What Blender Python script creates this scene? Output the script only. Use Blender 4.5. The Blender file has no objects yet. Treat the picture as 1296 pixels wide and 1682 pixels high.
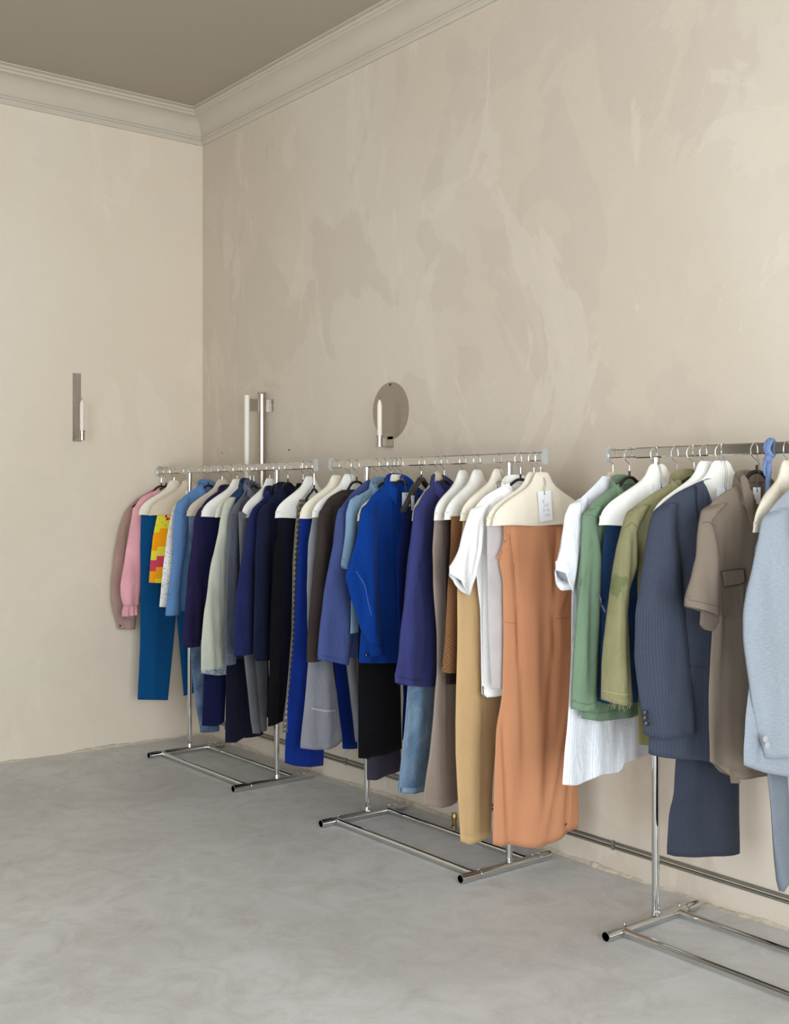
import bpy, math, random
import numpy as np
from mathutils import Vector, Matrix

scene = bpy.context.scene
COL = scene.collection

# ------------------------------------------------------------------ camera
FPX, CX, HY, CAMH = 1880.0, 648.0, 815.0, 1.4
CAM = np.array([5.99, -3.27, CAMH])
DV = np.array([-0.7864, 0.6177, 0.0]); DV /= np.linalg.norm(DV)
RV = np.array([DV[1], -DV[0], 0.0])
cam_data = bpy.data.cameras.new('camera')
cam = bpy.data.objects.new('camera', cam_data); COL.objects.link(cam)
cam.location = CAM
cam.rotation_euler = (math.pi/2, 0, math.atan2(-DV[0], DV[1]))
cam_data.sensor_fit = 'VERTICAL'
cam_data.sensor_height = 36.0
cam_data.lens = 36.0*FPX/1682.0
cam_data.shift_y = -(841-HY)/1682.0
cam_data.clip_start = 0.05
scene.camera = cam

# ------------------------------------------------------------------ light
vs = scene.view_settings
vs.view_transform = 'Standard'
vs.look = 'None'
vs.gamma = 1.0
vs.use_curve_mapping = False
vs.exposure = 0.0
scene.cycles.use_denoising = True
scene.cycles.max_bounces = 10
scene.cycles.diffuse_bounces = 6
scene.cycles.glossy_bounces = 4

world = bpy.data.worlds.new('overcast_sky'); scene.world = world
world.use_nodes = True
bg = world.node_tree.nodes['Background']
bg.inputs[0].default_value = (0.75, 0.87, 1.0, 1); bg.inputs[1].default_value = 1.0

def area(name, loc, rot, sx, sy, power, col):
    l = bpy.data.lights.new(name, 'AREA'); l.shape = 'RECTANGLE'
    l.size = sx; l.size_y = sy; l.energy = power; l.color = col
    o = bpy.data.objects.new(name, l); COL.objects.link(o)
    o.location = loc; o.rotation_euler = rot
    return o
ROOM_X, ROOM_Y, ROOM_Z = 8.6, -5.6, 3.63
# daylight through the shop windows behind the camera
area('daylight_end_window', (ROOM_X+0.10, -3.5, 1.55), (0, math.radians(90), 0), 2.9, 3.4, 365, (0.90, 0.96, 1.0))
area('daylight_side_window', (4.9, ROOM_Y-0.10, 1.6), (math.radians(90), 0, 0), 3.0, 3.0, 125, (0.88, 0.955, 1.0))

# ------------------------------------------------------------------ helpers
def lin(c):
    c = c/255.0
    return c/12.92 if c <= 0.04045 else ((c+0.055)/1.055)**2.4
def rgb(r, g, b, k=1.0): return (min(lin(r)*k, 1), min(lin(g)*k, 1), min(lin(b)*k, 1), 1.0)

def ray(px, py):
    return DV + RV*((px-CX)/FPX) + np.array([0, 0, 1.0])*((HY-py)/FPX)
def proj(p):
    q = np.array(p)-CAM; d = q@DV
    return CX+FPX*(q@RV)/d, HY-FPX*q[2]/d
def rail_x(px, Y=-0.29):
    D = ray(px, HY); k = (Y-CAM[1])/D[1]
    return CAM[0]+k*D[0]

def empty(name, loc, rz=0.0):
    o = bpy.data.objects.new(name, None); COL.objects.link(o)
    o.location = loc; o.rotation_euler = (0, 0, rz); o.empty_display_size = 0.05
    return o
def tag(o, label, cat=None, group=None, kind=None):
    if label: o['label'] = label
    if cat: o['category'] = cat
    if group: o['group'] = group
    if kind: o['kind'] = kind
    return o

def mesh(name, V, F, material, parent=None, uv=None, smooth=True, loc=None):
    me = bpy.data.meshes.new(name)
    me.from_pydata([tuple(map(float, v)) for v in V], [], F)
    if uv is not None:
        lay = me.uv_layers.new(name='UVMap')
        li = np.zeros(len(me.loops), dtype=np.int32); me.loops.foreach_get('vertex_index', li)
        lay.data.foreach_set('uv', np.asarray(uv, dtype=np.float32)[li].ravel())
    if smooth:
        me.polygons.foreach_set('use_smooth', [True]*len(me.polygons))
    me.materials.append(material)
    me.update()
    o = bpy.data.objects.new(name, me); COL.objects.link(o)
    if parent is not None: o.parent = parent
    if loc is not None: o.location = loc
    return o

class MB:
    """collects shapes of one part"""
    def __init__(s): s.V = []; s.F = []
    def add(s, V, F):
        b = len(s.V); s.V += [tuple(v) for v in V]; s.F += [tuple(i+b for i in f) for f in F]; return s
    def box(s, c, d, bev=0.0):
        x, y, z = c; a, b, h = d[0]/2, d[1]/2, d[2]/2
        V = [(x+i*a, y+j*b, z+k*h) for i in (-1, 1) for j in (-1, 1) for k in (-1, 1)]
        F = [(0,1,3,2),(4,6,7,5),(0,4,5,1),(2,3,7,6),(0,2,6,4),(1,5,7,3)]
        return s.add(V, F)
    def tube(s, P, r, n=12, cap=True, smooth=0):
        P = [Vector(p) for p in P]
        if smooth:
            Q = []
            for i in range(len(P)-1):
                p0 = P[max(i-1, 0)]; p1 = P[i]; p2 = P[i+1]; p3 = P[min(i+2, len(P)-1)]
                for k in range(smooth):
                    t = k/smooth
                    Q.append(0.5*((2*p1)+(p2-p0)*t+(2*p0-5*p1+4*p2-p3)*t*t+(3*p1-p0-3*p2+p3)*t**3))
            Q.append(P[-1]); P = Q
        R = r if hasattr(r, '__len__') else [r]*len(P)
        if len(R) != len(P): R = list(np.interp(np.linspace(0, 1, len(P)), np.linspace(0, 1, len(R)), R))
        t0 = (P[1]-P[0]).normalized()
        up = Vector((0, 0, 1)) if abs(t0.z) < 0.9 else Vector((1, 0, 0))
        nrm = t0.cross(up).normalized()
        V = []; F = []
        for i, p in enumerate(P):
            t = (P[min(i+1, len(P)-1)]-P[max(i-1, 0)]).normalized()
            nrm = (nrm-t*nrm.dot(t)).normalized(); bn = t.cross(nrm)
            for k in range(n):
                a = 2*math.pi*k/n
                V.append(p+(nrm*math.cos(a)+bn*math.sin(a))*R[i])
        for i in range(len(P)-1):
            for k in range(n):
                F.append((i*n+k, i*n+(k+1) % n, (i+1)*n+(k+1) % n, (i+1)*n+k))
        if cap:
            F.append(tuple(range(n-1, -1, -1))); F.append(tuple((len(P)-1)*n+k for k in range(n)))
        return s.add(V, F)
    def build(s, name, m, parent=None, smooth=True, auto=True):
        o = mesh(name, s.V, s.F, m, parent, smooth=smooth)
        if smooth and auto: o.data.set_sharp_from_angle(angle=math.radians(40))
        return o

# ------------------------------------------------------------------ materials
def newmat(name):
    m = bpy.data.materials.new(name); m.use_nodes = True
    return m, m.node_tree, m.node_tree.nodes['Principled BSDF']
def node(nt, kind, **kw):
    n = nt.nodes.new(kind)
    for k, v in kw.items():
        if k.startswith('i_'): n.inputs[k[2:].replace('_', ' ')].default_value = v
        else: setattr(n, k, v)
    return n
def mth(nt, op, a, b=None, c=None, clamp=False):
    n = nt.nodes.new('ShaderNodeMath'); n.operation = op; n.use_clamp = clamp
    for i, x in enumerate((a, b, c)):
        if x is None: continue
        if isinstance(x, (int, float)): n.inputs[i].default_value = x
        else: nt.links.new(x, n.inputs[i])
    return n.outputs[0]
def mixc(nt, f, a, b):
    n = nt.nodes.new('ShaderNodeMix'); n.data_type = 'RGBA'
    if isinstance(f, (int, float)): n.inputs[0].default_value = f
    else: nt.links.new(f, n.inputs[0])
    for i, x in ((6, a), (7, b)):
        if isinstance(x, tuple): n.inputs[i].default_value = x
        else: nt.links.new(x, n.inputs[i])
    return n.outputs[2]
def noise(nt, vec, scale, detail=3, rough=0.5, dist=0.0):
    n = node(nt, 'ShaderNodeTexNoise'); n.inputs['Scale'].default_value = scale
    n.inputs['Detail'].default_value = detail; n.inputs['Roughness'].default_value = rough
    n.inputs['Distortion'].default_value = dist
    nt.links.new(vec, n.inputs['Vector']); return n.outputs[0]
def mapr(nt, x, a, b, c=0.0, d=1.0, smooth=False):
    n = node(nt, 'ShaderNodeMapRange'); n.clamp = True
    if smooth: n.interpolation_type = 'SMOOTHSTEP'
    nt.links.new(x, n.inputs[0])
    for i, v in enumerate((a, b, c, d)): n.inputs[i+1].default_value = v
    return n.outputs[0]
def mapping(nt, vec, scale=(1, 1, 1), rot=(0, 0, 0), loc=(0, 0, 0)):
    n = node(nt, 'ShaderNodeMapping'); nt.links.new(vec, n.inputs[0])
    n.inputs['Scale'].default_value = scale; n.inputs['Rotation'].default_value = rot; n.inputs['Location'].default_value = loc
    return n.outputs[0]

def cloth(name, c, pattern=None, c2=None, var=0.10, weave=0.25, wr=0.35, sheen=0.12, rough=0.9, wscale=22, **kw):
    def tone(q):
        if q is None or min(q[:3]) > 0.55: return q
        l = 0.3*q[0]+0.55*q[1]+0.15*q[2]
        return tuple((x*0.94+l*0.06)*0.86 for x in q[:3])+(1,)
    c = tone(c); c2 = tone(c2)
    m, nt, p = newmat(name)
    tc = node(nt, 'ShaderNodeTexCoord'); uvv = tc.outputs['UV']; ob = tc.outputs['Object']
    sep = node(nt, 'ShaderNodeSeparateXYZ'); nt.links.new(uvv, sep.inputs[0])
    U, Vv = sep.outputs[0], sep.outputs[1]
    big = noise(nt, ob, 7, 3)
    dark = tuple(x*(1-var) for x in c[:3])+(1,); light = tuple(min(x*(1+var), 1) for x in c[:3])+(1,)
    col = mixc(nt, mapr(nt, big, 0.3, 0.7), dark, light)
    def c_(x): return x if c2 is None else c2
    if pattern in ('pin', 'stripe'):
        fr = mth(nt, 'FRACT', mth(nt, 'MULTIPLY', U, kw.get('freq', 90)))
        line = mth(nt, 'LESS_THAN', fr, kw.get('duty', 0.16))
        brk = mapr(nt, noise(nt, mapping(nt, uvv, (30, 500, 1)), 1.0, 1), 0.3, 0.6)
        col = mixc(nt, mth(nt, 'MULTIPLY', mth(nt, 'MULTIPLY', line, brk), kw.get('mix', 0.6)), col, c2)
    elif pattern == 'twill':
        n1 = noise(nt, mapping(nt, uvv, (350, 900, 1), (0, 0, 0.6)), 1.0, 2)
        col = mixc(nt, mapr(nt, n1, 0.35, 0.65), col, c2)
    elif pattern == 'denim':
        n1 = noise(nt, mapping(nt, uvv, (500, 90, 1)), 1.0, 2, 0.6)
        n2 = noise(nt, uvv, kw.get('fs', 9), 4, 0.65, 0.6)
        f = mth(nt, 'ADD', mth(nt, 'MULTIPLY', mapr(nt, n1, 0.3, 0.7), 0.45), mth(nt, 'MULTIPLY', mapr(nt, n2, 0.35, 0.7), 0.75), clamp=True)
        col = mixc(nt, mth(nt, 'MULTIPLY', f, kw.get('mix', 0.8)), col, c2)
    elif pattern == 'melange':
        n1 = noise(nt, mapping(nt, uvv, (700, 500, 1)), 1.0, 2, 0.6)
        n2 = noise(nt, mapping(nt, uvv, (60, 400, 1)), 1.0, 2, 0.6)
        f = mth(nt, 'MULTIPLY', mth(nt, 'ADD', mapr(nt, n1, 0.35, 0.65), mapr(nt, n2, 0.4, 0.7)), 0.5)
        col = mixc(nt, mth(nt, 'MULTIPLY', f, kw.get('mix', 0.8)), col, c2)
    elif pattern == 'herring':
        z = mth(nt, 'MULTIPLY', mth(nt, 'ABSOLUTE', mth(nt, 'SUBTRACT', mth(nt, 'FRACT', mth(nt, 'MULTIPLY', U, 50)), 0.5)), 2.0)
        w = mth(nt, 'FRACT', mth(nt, 'ADD', mth(nt, 'MULTIPLY', Vv, 120), z))
        col = mixc(nt, mth(nt, 'LESS_THAN', w, 0.5), col, c2)
    elif pattern == 'dots':
        fu = mth(nt, 'SUBTRACT', mth(nt, 'FRACT', mth(nt, 'MULTIPLY', U, 42)), 0.5)
        fv = mth(nt, 'SUBTRACT', mth(nt, 'FRACT', mth(nt, 'MULTIPLY', Vv, 42)), 0.5)
        d = mth(nt, 'SQRT', mth(nt, 'ADD', mth(nt, 'MULTIPLY', fu, fu), mth(nt, 'MULTIPLY', fv, fv)))
        col = mixc(nt, mth(nt, 'LESS_THAN', d, 0.24), col, c2)
    elif pattern == 'specks':
        vo = node(nt, 'ShaderNodeTexVoronoi'); vo.inputs['Scale'].default_value = kw.get('scale', 110)
        nt.links.new(uvv, vo.inputs['Vector'])
        hs = node(nt, 'ShaderNodeHueSaturation'); hs.inputs['Saturation'].default_value = 0.8; hs.inputs['Value'].default_value = 0.35
        nt.links.new(vo.outputs['Color'], hs.inputs['Color'])
        dot = mth(nt, 'LESS_THAN', vo.outputs['Distance'], kw.get('th', 0.34))
        col = mixc(nt, mth(nt, 'MULTIPLY', dot, kw.get('mix', 0.75)), col, hs.outputs[0])
    elif pattern == 'splash':
        n2 = noise(nt, uvv, 160, 2, 0.5)
        n3 = noise(nt, uvv, 9, 2, 0.5)
        f = mth(nt, 'MULTIPLY', mth(nt, 'GREATER_THAN', n2, 0.71), mapr(nt, n3, 0.45, 0.6))
        col = mixc(nt, f, col, c2)
    elif pattern == 'patch':
        # one worn darker patch, placed on the cloth itself
        su = mth(nt, 'SUBTRACT', U, kw['pu']); sv = mth(nt, 'SUBTRACT', Vv, kw['pv'])
        d = mth(nt, 'SQRT', mth(nt, 'ADD', mth(nt, 'MULTIPLY', su, su), mth(nt, 'MULTIPLY', sv, sv)))
        d = mth(nt, 'ADD', d, mth(nt, 'MULTIPLY', noise(nt, uvv, 30, 4, 0.6), 0.07))
        n1 = noise(nt, mapping(nt, uvv, (300, 40, 1)), 1.0, 2, 0.6)
        col = mixc(nt, mth(nt, 'MULTIPLY', mapr(nt, n1, 0.3, 0.7), 0.25), col, (c[0]*1.5, c[1]*1.45, c[2]*1.5, 1))
        col = mixc(nt, mth(nt, 'MULTIPLY', mapr(nt, d, 0.070, 0.060), 0.7), col, c2)
    elif pattern == 'blocks':
        wob = mth(nt, 'ADD', Vv, mth(nt, 'MULTIPLY', mth(nt, 'FLOOR', mth(nt, 'MULTIPLY', U, 17)), 0.022))
        cr = node(nt, 'ShaderNodeValToRGB'); cr.color_ramp.interpolation = 'CONSTANT'
        nt.links.new(mapr(nt, wob, 0.80, 1.42), cr.inputs[0])
        st = [(0.0, rgb(236, 170, 160)), (0.10, rgb(235, 222, 195)), (0.30, rgb(222, 214, 60)), (0.42, rgb(240, 165, 30)),
              (0.52, rgb(205, 70, 95)), (0.62, rgb(228, 218, 70)), (0.70, rgb(244, 160, 20)), (0.86, rgb(222, 214, 60))]
        el = cr.color_ramp.elements
        el[0].position, el[0].color = st[0]; el[1].position, el[1].color = st[1]
        for a, b in st[2:]:
            e = el.new(a); e.color = b
        col = cr.outputs[0]
        su = mth(nt, 'SUBTRACT', U, 0.36); sv = mth(nt, 'SUBTRACT', Vv, 1.19)
        n4 = noise(nt, uvv, 38, 1)
        col = mixc(nt, mth(nt, 'GREATER_THAN', mth(nt, 'ADD', n4, mth(nt, 'MULTIPLY', mapr(nt, Vv, 1.20, 1.28), 0.22)), 0.80), col, rgb(225, 30, 110))
        n5 = noise(nt, mapping(nt, uvv, loc=(3, 1, 0)), 60, 1)
        col = mixc(nt, mth(nt, 'GREATER_THAN', mth(nt, 'ADD', n5, mth(nt, 'MULTIPLY', mapr(nt, Vv, 1.20, 1.28), 0.22)), 0.88), col, rgb(20, 20, 30))
    if 'hemcol' in kw:   # band of another cloth below a given height, with a worn edge
        hz = mth(nt, 'ADD', Vv, mth(nt, 'MULTIPLY', noise(nt, uvv, 60, 3), 0.02))
        n6 = noise(nt, mapping(nt, uvv, (60, 300, 1)), 1.0, 2)
        hc = mixc(nt, mapr(nt, n6, 0.4, 0.6), kw['hemcol'], c)
        col = mixc(nt, mapr(nt, hz, kw['hemz']+0.002, kw['hemz']), col, hc)
    nt.links.new(col, p.inputs['Base Color'])
    p.inputs['Roughness'].default_value = rough
    p.inputs['Specular IOR Level'].default_value = 0.08
    p.inputs['Sheen Weight'].default_value = sheen*(0.3 if max(c[:3]) < 0.25 else 0.8)
    p.inputs['Sheen Roughness'].default_value = 0.5
    wv = noise(nt, mapping(nt, uvv, (900, 900, 1)), 1.0, 1)
    w2 = noise(nt, mapping(nt, ob, (1, 1, 0.6)), wscale, 3, 0.5, 0.9)
    h = mth(nt, 'ADD', mth(nt, 'MULTIPLY', wv, weave*0.0012), mth(nt, 'MULTIPLY', w2, wr*0.012))
    b = node(nt, 'ShaderNodeBump'); b.inputs['Strength'].default_value = 1.0; b.inputs['Distance'].default_value = 1.0
    nt.links.new(h, b.inputs['Height']); nt.links.new(b.outputs[0], p.inputs['Normal'])
    return m

def metal(name, c, rough=0.12, brushed=0.0):
    m, nt, p = newmat(name)
    p.inputs['Metallic'].default_value = 1.0
    p.inputs['Base Color'].default_value = c
    tc = node(nt, 'ShaderNodeTexCoord')
    n1 = noise(nt, mapping(nt, tc.outputs['Object'], (6, 6, 90) if brushed else (8, 8, 8)), 3.0, 3)
    nt.links.new(mapr(nt, n1, 0.2, 0.8, rough*0.8, rough*1.25), p.inputs['Roughness'])
    if brushed:
        nt.links.new(mixc(nt, mapr(nt, n1, 0.3, 0.7), tuple(x*(1-brushed) for x in c[:3])+(1,), c), p.inputs['Base Color'])
    return m
def plain(name, c, rough=0.5, spec=0.5, sub=0.0, nscale=30, var=0.05):
    m, nt, p = newmat(name)
    tc = node(nt, 'ShaderNodeTexCoord')
    n1 = noise(nt, tc.outputs['Object'], nscale, 3)
    nt.links.new(mixc(nt, n1, tuple(x*(1-var) for x in c[:3])+(1,), tuple(min(1, x*(1+var)) for x in c[:3])+(1,)), p.inputs['Base Color'])
    p.inputs['Roughness'].default_value = rough
    p.inputs['Specular IOR Level'].default_value = spec
    if sub: p.inputs['Subsurface Weight'].default_value = sub; p.inputs['Subsurface Scale'].default_value = 0.01
    return m

CHROME = metal('polished_chrome', (0.64, 0.64, 0.63, 1), 0.09)
STEEL = metal('brushed_steel', (0.46, 0.42, 0.38, 1), 0.36, 0.15)
STEEL_L = metal('satin_steel', (0.50, 0.455, 0.40, 1), 0.3, 0.1)
WIRE = metal('hook_wire', (0.72, 0.71, 0.69, 1), 0.18)
BRASS = metal('aged_brass', (0.42, 0.30, 0.12, 1), 0.3)
DARKM = plain('dark_inside', rgb(20, 20, 20), 0.6)
BLACKP = plain('black_plastic', rgb(28, 25, 24), 0.42, 0.4)
BLACKG = plain('glossy_black_plastic', rgb(36, 32, 29), 0.22, 0.6)
WAX = plain('candle_wax', rgb(238, 228, 218), 0.45, 0.4, 0.3)
TUBEW = plain('opal_tube', rgb(228, 224, 214), 0.35)
PAPER = plain('tag_card', rgb(238, 240, 246), 0.7, 0.2)
INK = plain('pencil_grey', rgb(150, 153, 168), 0.8, 0.1)
STRING = plain('tag_string', rgb(100, 92, 84), 0.8, 0.2)
PLATE = plain('grey_plastic', rgb(176, 178, 176), 0.35)

def plaster(name, c1, c2, c3, amp=1.0, vertical=False):
    m, nt, p = newmat(name)
    tc = node(nt, 'ShaderNodeTexCoord'); g = tc.outputs['Object']
    sc = (1.0, 1.0, 0.7)
    a = noise(nt, mapping(nt, g, sc), 1.6, 5, 0.55, 0.8)
    b = noise(nt, mapping(nt, g, sc, loc=(5, 3, 2)), 0.7, 3, 0.5, 0.4)
    c = noise(nt, mapping(nt, g, (1.3, 1.3, 0.6), loc=(2, 7, 1)), 1.3, 6, 0.6, 1.4)
    col = mixc(nt, mapr(nt, b, 0.35, 0.65, smooth=True), c1, c2)
    e1 = mapr(nt, a, 0.545, 0.565)
    col = mixc(nt, mth(nt, 'MULTIPLY', e1, 0.55*amp), col, c3)
    e2 = mapr(nt, c, 0.575, 0.59)
    lt = tuple(min(1, x*1.07) for x in c1[:3])+(1,)
    col = mixc(nt, mth(nt, 'MULTIPLY', e2, 0.55*amp), col, lt)
    f = noise(nt, g, 9, 6, 0.65)
    col = mixc(nt, mth(nt, 'MULTIPLY', mapr(nt, f, 0.35, 0.75), 0.10), col, tuple(x*0.8 for x in c2[:3])+(1,))
    nt.links.new(col, p.inputs['Base Color'])
    p.inputs['Roughness'].default_value = 0.75; p.inputs['Specular IOR Level'].default_value = 0.2
    f2 = noise(nt, mapping(nt, g, (1, 1, 1)), 3.5, 8, 0.6, 0.5)
    fine = noise(nt, g, 60, 3)
    h = mth(nt, 'ADD', mth(nt, 'ADD', mth(nt, 'MULTIPLY', e1, 0.0006*amp), mth(nt, 'MULTIPLY', e2, 0.0008*amp)), mth(nt, 'ADD', mth(nt, 'MULTIPLY', f2, 0.008), mth(nt, 'MULTIPLY', fine, 0.0004)))
    bp = node(nt, 'ShaderNodeBump'); bp.inputs['Strength'].default_value = 0.6; bp.inputs['Distance'].default_value = 1.0
    nt.links.new(h, bp.inputs['Height']); nt.links.new(bp.outputs[0], p.inputs['Normal'])
    return m
M_WR = plaster('beige_plaster_patched', rgb(212, 201, 186), rgb(206, 192, 176), rgb(197, 184, 169), 0.75)
M_WL = plaster('beige_plaster_smooth', rgb(221, 212, 196), rgb(219, 206, 188), rgb(212, 202, 185), 0.4)
M_WO = plaster('beige_plaster_other', rgb(158, 156, 148), rgb(152, 149, 140), rgb(146, 142, 134), 0.5)
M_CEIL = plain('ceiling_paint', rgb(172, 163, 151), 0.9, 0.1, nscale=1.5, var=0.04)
M_CROWN = plain('cornice_paint', rgb(194, 185, 171), 0.75, 0.2, nscale=5, var=0.05)
M_GAP = plain('crumbled_plaster', rgb(196, 184, 166), 0.95, 0.1, nscale=60, var=0.35)

def floor_mat():
    m, nt, p = newmat('polished_concrete')
    tc = node(nt, 'ShaderNodeTexCoord'); g = tc.outputs['Object']
    a = noise(nt, g, 1.1, 6, 0.6, 0.6); b = noise(nt, g, 4.5, 8, 0.68, 1.6); c = noise(nt, mapping(nt, g, loc=(4, 4, 0)), 22, 6, 0.7, 2.2)
    col = mixc(nt, mapr(nt, a, 0.3, 0.7, smooth=True), rgb(198, 197, 196), rgb(218, 218, 218))
    col = mixc(nt, mth(nt, 'MULTIPLY', mapr(nt, b, 0.42, 0.70), 0.6), col, rgb(180, 176, 171))
    col = mixc(nt, mth(nt, 'MULTIPLY', mapr(nt, c, 0.50, 0.72), 0.40), col, rgb(216, 216, 216))
    # thin pale trowel arcs
    vo = node(nt, 'ShaderNodeTexWave'); vo.wave_type = 'RINGS'; vo.inputs['Scale'].default_value = 5; vo.inputs['Distortion'].default_value = 14
    vo.inputs['Detail'].default_value = 4; vo.inputs['Detail Scale'].default_value = 1.2; nt.links.new(g, vo.inputs['Vector'])
    arcs = mth(nt, 'MULTIPLY', mapr(nt, vo.outputs['Fac'], 0.93, 1.0), mapr(nt, b, 0.5, 0.65))
    col = mixc(nt, mth(nt, 'MULTIPLY', arcs, 0.20), col, rgb(228, 228, 228))
    nt.links.new(col, p.inputs['Base Color'])
    nt.links.new(mapr(nt, b, 0.3, 0.7, 0.42, 0.6), p.inputs['Roughness'])
    p.inputs['Specular IOR Level'].default_value = 0.35
    bp = node(nt, 'ShaderNodeBump'); bp.inputs['Strength'].default_value = 0.4; bp.inputs['Distance'].default_value = 1.0
    nt.links.new(mth(nt, 'MULTIPLY', b, 0.0025), bp.inputs['Height']); nt.links.new(bp.outputs[0], p.inputs['Normal'])
    return m
M_FLOOR = floor_mat()

# ------------------------------------------------------------------ room shell
def slab(name, c, d, m):
    o = MB().box(c, d).build(name, m, smooth=False); o['kind'] = 'structure'; return o
T = 0.15
slab('floor', (ROOM_X/2, ROOM_Y/2, -T/2), (ROOM_X+2*T, -ROOM_Y+2*T, T), M_FLOOR)
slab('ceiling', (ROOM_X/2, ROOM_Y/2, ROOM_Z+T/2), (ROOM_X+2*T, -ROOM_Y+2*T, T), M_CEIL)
slab('wall_left', (-T/2, ROOM_Y/2, ROOM_Z/2), (T, -ROOM_Y, ROOM_Z), M_WL)
slab('wall_right', (ROOM_X/2, T/2, ROOM_Z/2), (ROOM_X+2*T, T, ROOM_Z), M_WR)
def holed(name, axis, pos, a0, a1, h0, h1, w0, w1):
    """wall with one window opening (a0..a1 along the wall, h0..h1 high)"""
    b = MB()
    def bx(s0, s1, z0, z1):
        c = ((s0+s1)/2, (z0+z1)/2); d = (s1-s0, z1-z0)
        if axis == 'x': b.box((pos, c[0], c[1]), (T, d[0], d[1]))
        else: b.box((c[0], pos, c[1]), (d[0], T, d[1]))
    bx(w0, a0, 0, ROOM_Z); bx(a1, w1, 0, ROOM_Z); bx(a0, a1, 0, h0); bx(a0, a1, h1, ROOM_Z)
    o = b.build(name, M_WO, smooth=False); o['kind'] = 'structure'
M_FRAME = plain('window_paint', rgb(225, 222, 214), 0.5)
holed('wall_back', 'x', ROOM_X+T/2, -5.2, -1.8, 0.1, 3.0, ROOM_Y, 0)
holed('wall_front', 'y', ROOM_Y-T/2, 3.4, 6.4, 0.1, 3.1, 0, ROOM_X)
def window(name, axis, pos, a0, a1, h0, h1, n):
    b = MB()
    def bx(s0, s1, z0, z1, dep=0.06):
        c = ((s0+s1)/2, (z0+z1)/2); d = (s1-s0, z1-z0)
        if axis == 'x': b.box((pos, c[0], c[1]), (dep, d[0], d[1]))
        else: b.box((c[0], pos, c[1]), (d[0], dep, d[1]))
    w = 0.06
    bx(a0, a1, h0, h0+w); bx(a0, a1, h1-w, h1); bx(a0, a1, h1-0.7, h1-0.7+0.05)
    for i in range(n+1):
        s = a0+(a1-a0-w)*i/n; bx(s, s+w, h0, h1)
    o = b.build(name, M_FRAME, smooth=False); o['kind'] = 'structure'
window('window_1', 'x', ROOM_X+0.03, -5.2, -1.8, 0.1, 3.0, 3)
window('window_2', 'y', ROOM_Y-0.03, 3.4, 6.4, 0.1, 3.1, 3)

# crown moulding: profile (distance from wall, z) carried round the left and right wall, mitred
def arc(cx, cz, r0, r1, a0, a1, n):
    return [(cx+r0*math.cos(math.radians(a0+(a1-a0)*i/n)), cz+r1*math.sin(math.radians(a0+(a1-a0)*i/n))) for i in range(n+1)]
prof = [(-0.02, 3.455), (0.010, 3.457), (0.014, 3.466), (0.018, 3.470), (0.019, 3.480)]
prof += arc(0.019, 3.489, 0.012, 0.009, -90, 60, 6)
prof += [(0.024, 3.500)]
prof += arc(0.118, 3.502, 0.094, 0.088, 180, 96, 14)
prof += [(0.108, 3.592), (0.110, 3.600), (0.116, 3.602)] + arc(0.118, 3.611, 0.010, 0.009, -80, 80, 6) + [(0.121, 3.622), (0.132, 3.624), (0.133, 3.635), (-0.02, 3.635)]
rows = []
for d, z in prof: rows.append([(d, ROOM_Y, z), (d, -d, z), (ROOM_X, -d, z)])
V = [v for r in rows for v in r]; F = []
for i in range(len(prof)-1):
    for k in range(2): F.append((i*3+k, i*3+k+1, (i+1)*3+k+1, (i+1)*3+k))
o = mesh('trim_1', V, F, M_CROWN, smooth=True); o.data.set_sharp_from_angle(angle=math.radians(25)); o['kind'] = 'structure'

# crumbled plaster edge along the floor
def crumble(name, along, length, seed):
    rnd = random.Random(seed); V = []; F = []; n = int(length/0.012)
    h = 0.010; d = 0.008
    for i in range(n+1):
        s = length*i/n
        h += rnd.uniform(-.003, .003); d += rnd.uniform(-.003, .003)
        h = min(max(h, .004), .020); d = min(max(d, .002), .014)
        for (a, z) in ((-0.002, h), (d*0.55, h*0.8), (d, h*0.35), (d*1.15, -0.001)):
            V.append((a, -s, z) if along == 'y' else (s, -a, z))
    for i in range(n):
        for k in range(3): F.append((i*4+k, i*4+k+1, i*4+k+5, i*4+k+4))
    o = mesh(name, V, F, M_GAP, smooth=False); o['kind'] = 'structure'
crumble('baseboard_left', 'y', 5.6, 1)
crumble('baseboard_right', 'x', 8.6, 2)

# twin pipes along the right wall, just above the floor
PIPE = metal('dull_pipe', (0.36, 0.36, 0.32, 1), 0.42)
pr = empty('twin_pipes', (0.1, -0.02, 0))
tag(pr, 'pair of thin grey green metal pipes running low along the long right wall', 'pipe')
for dz in (0.096, 0.113):
    MB().tube([(0.02, 0.0135, dz), (8.2, 0.0135, dz)], 0.0058, 10).build('pipe', PIPE, pr)
for k in range(10):
    MB().box((0.5+k*0.85, 0.0135, 0.1045), (0.008, 0.0125, 0.034)).build('pipe_clip', STEEL, pr, smooth=False)
# small brass valve on the floor behind the middle rack
vx, vy = 2.39, -0.125
vr = empty('brass_valve', (vx, vy, 0)); tag(vr, 'small brass valve standing on the floor behind the middle rack base', 'valve')
MB().tube([(0, 0, 0.0), (0, 0, 0.022)], 0.017, 16).build('chrome_collar', CHROME, vr)
MB().tube([(0, 0, 0.02), (0, 0, 0.028), (0, 0, 0.03), (0, 0, 0.05), (0, 0, 0.052), (0, 0, 0.06)], [0.012, 0.012, 0.010, 0.010, 0.013, 0.013], 16).build('valve_body', BRASS, vr)
MB().tube([(0, 0, 0.06), (0, 0, 0.062), (0, 0, 0.078)], [0.009, 0.014, 0.012], 16).build('brass_cap', BRASS, vr)
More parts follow.
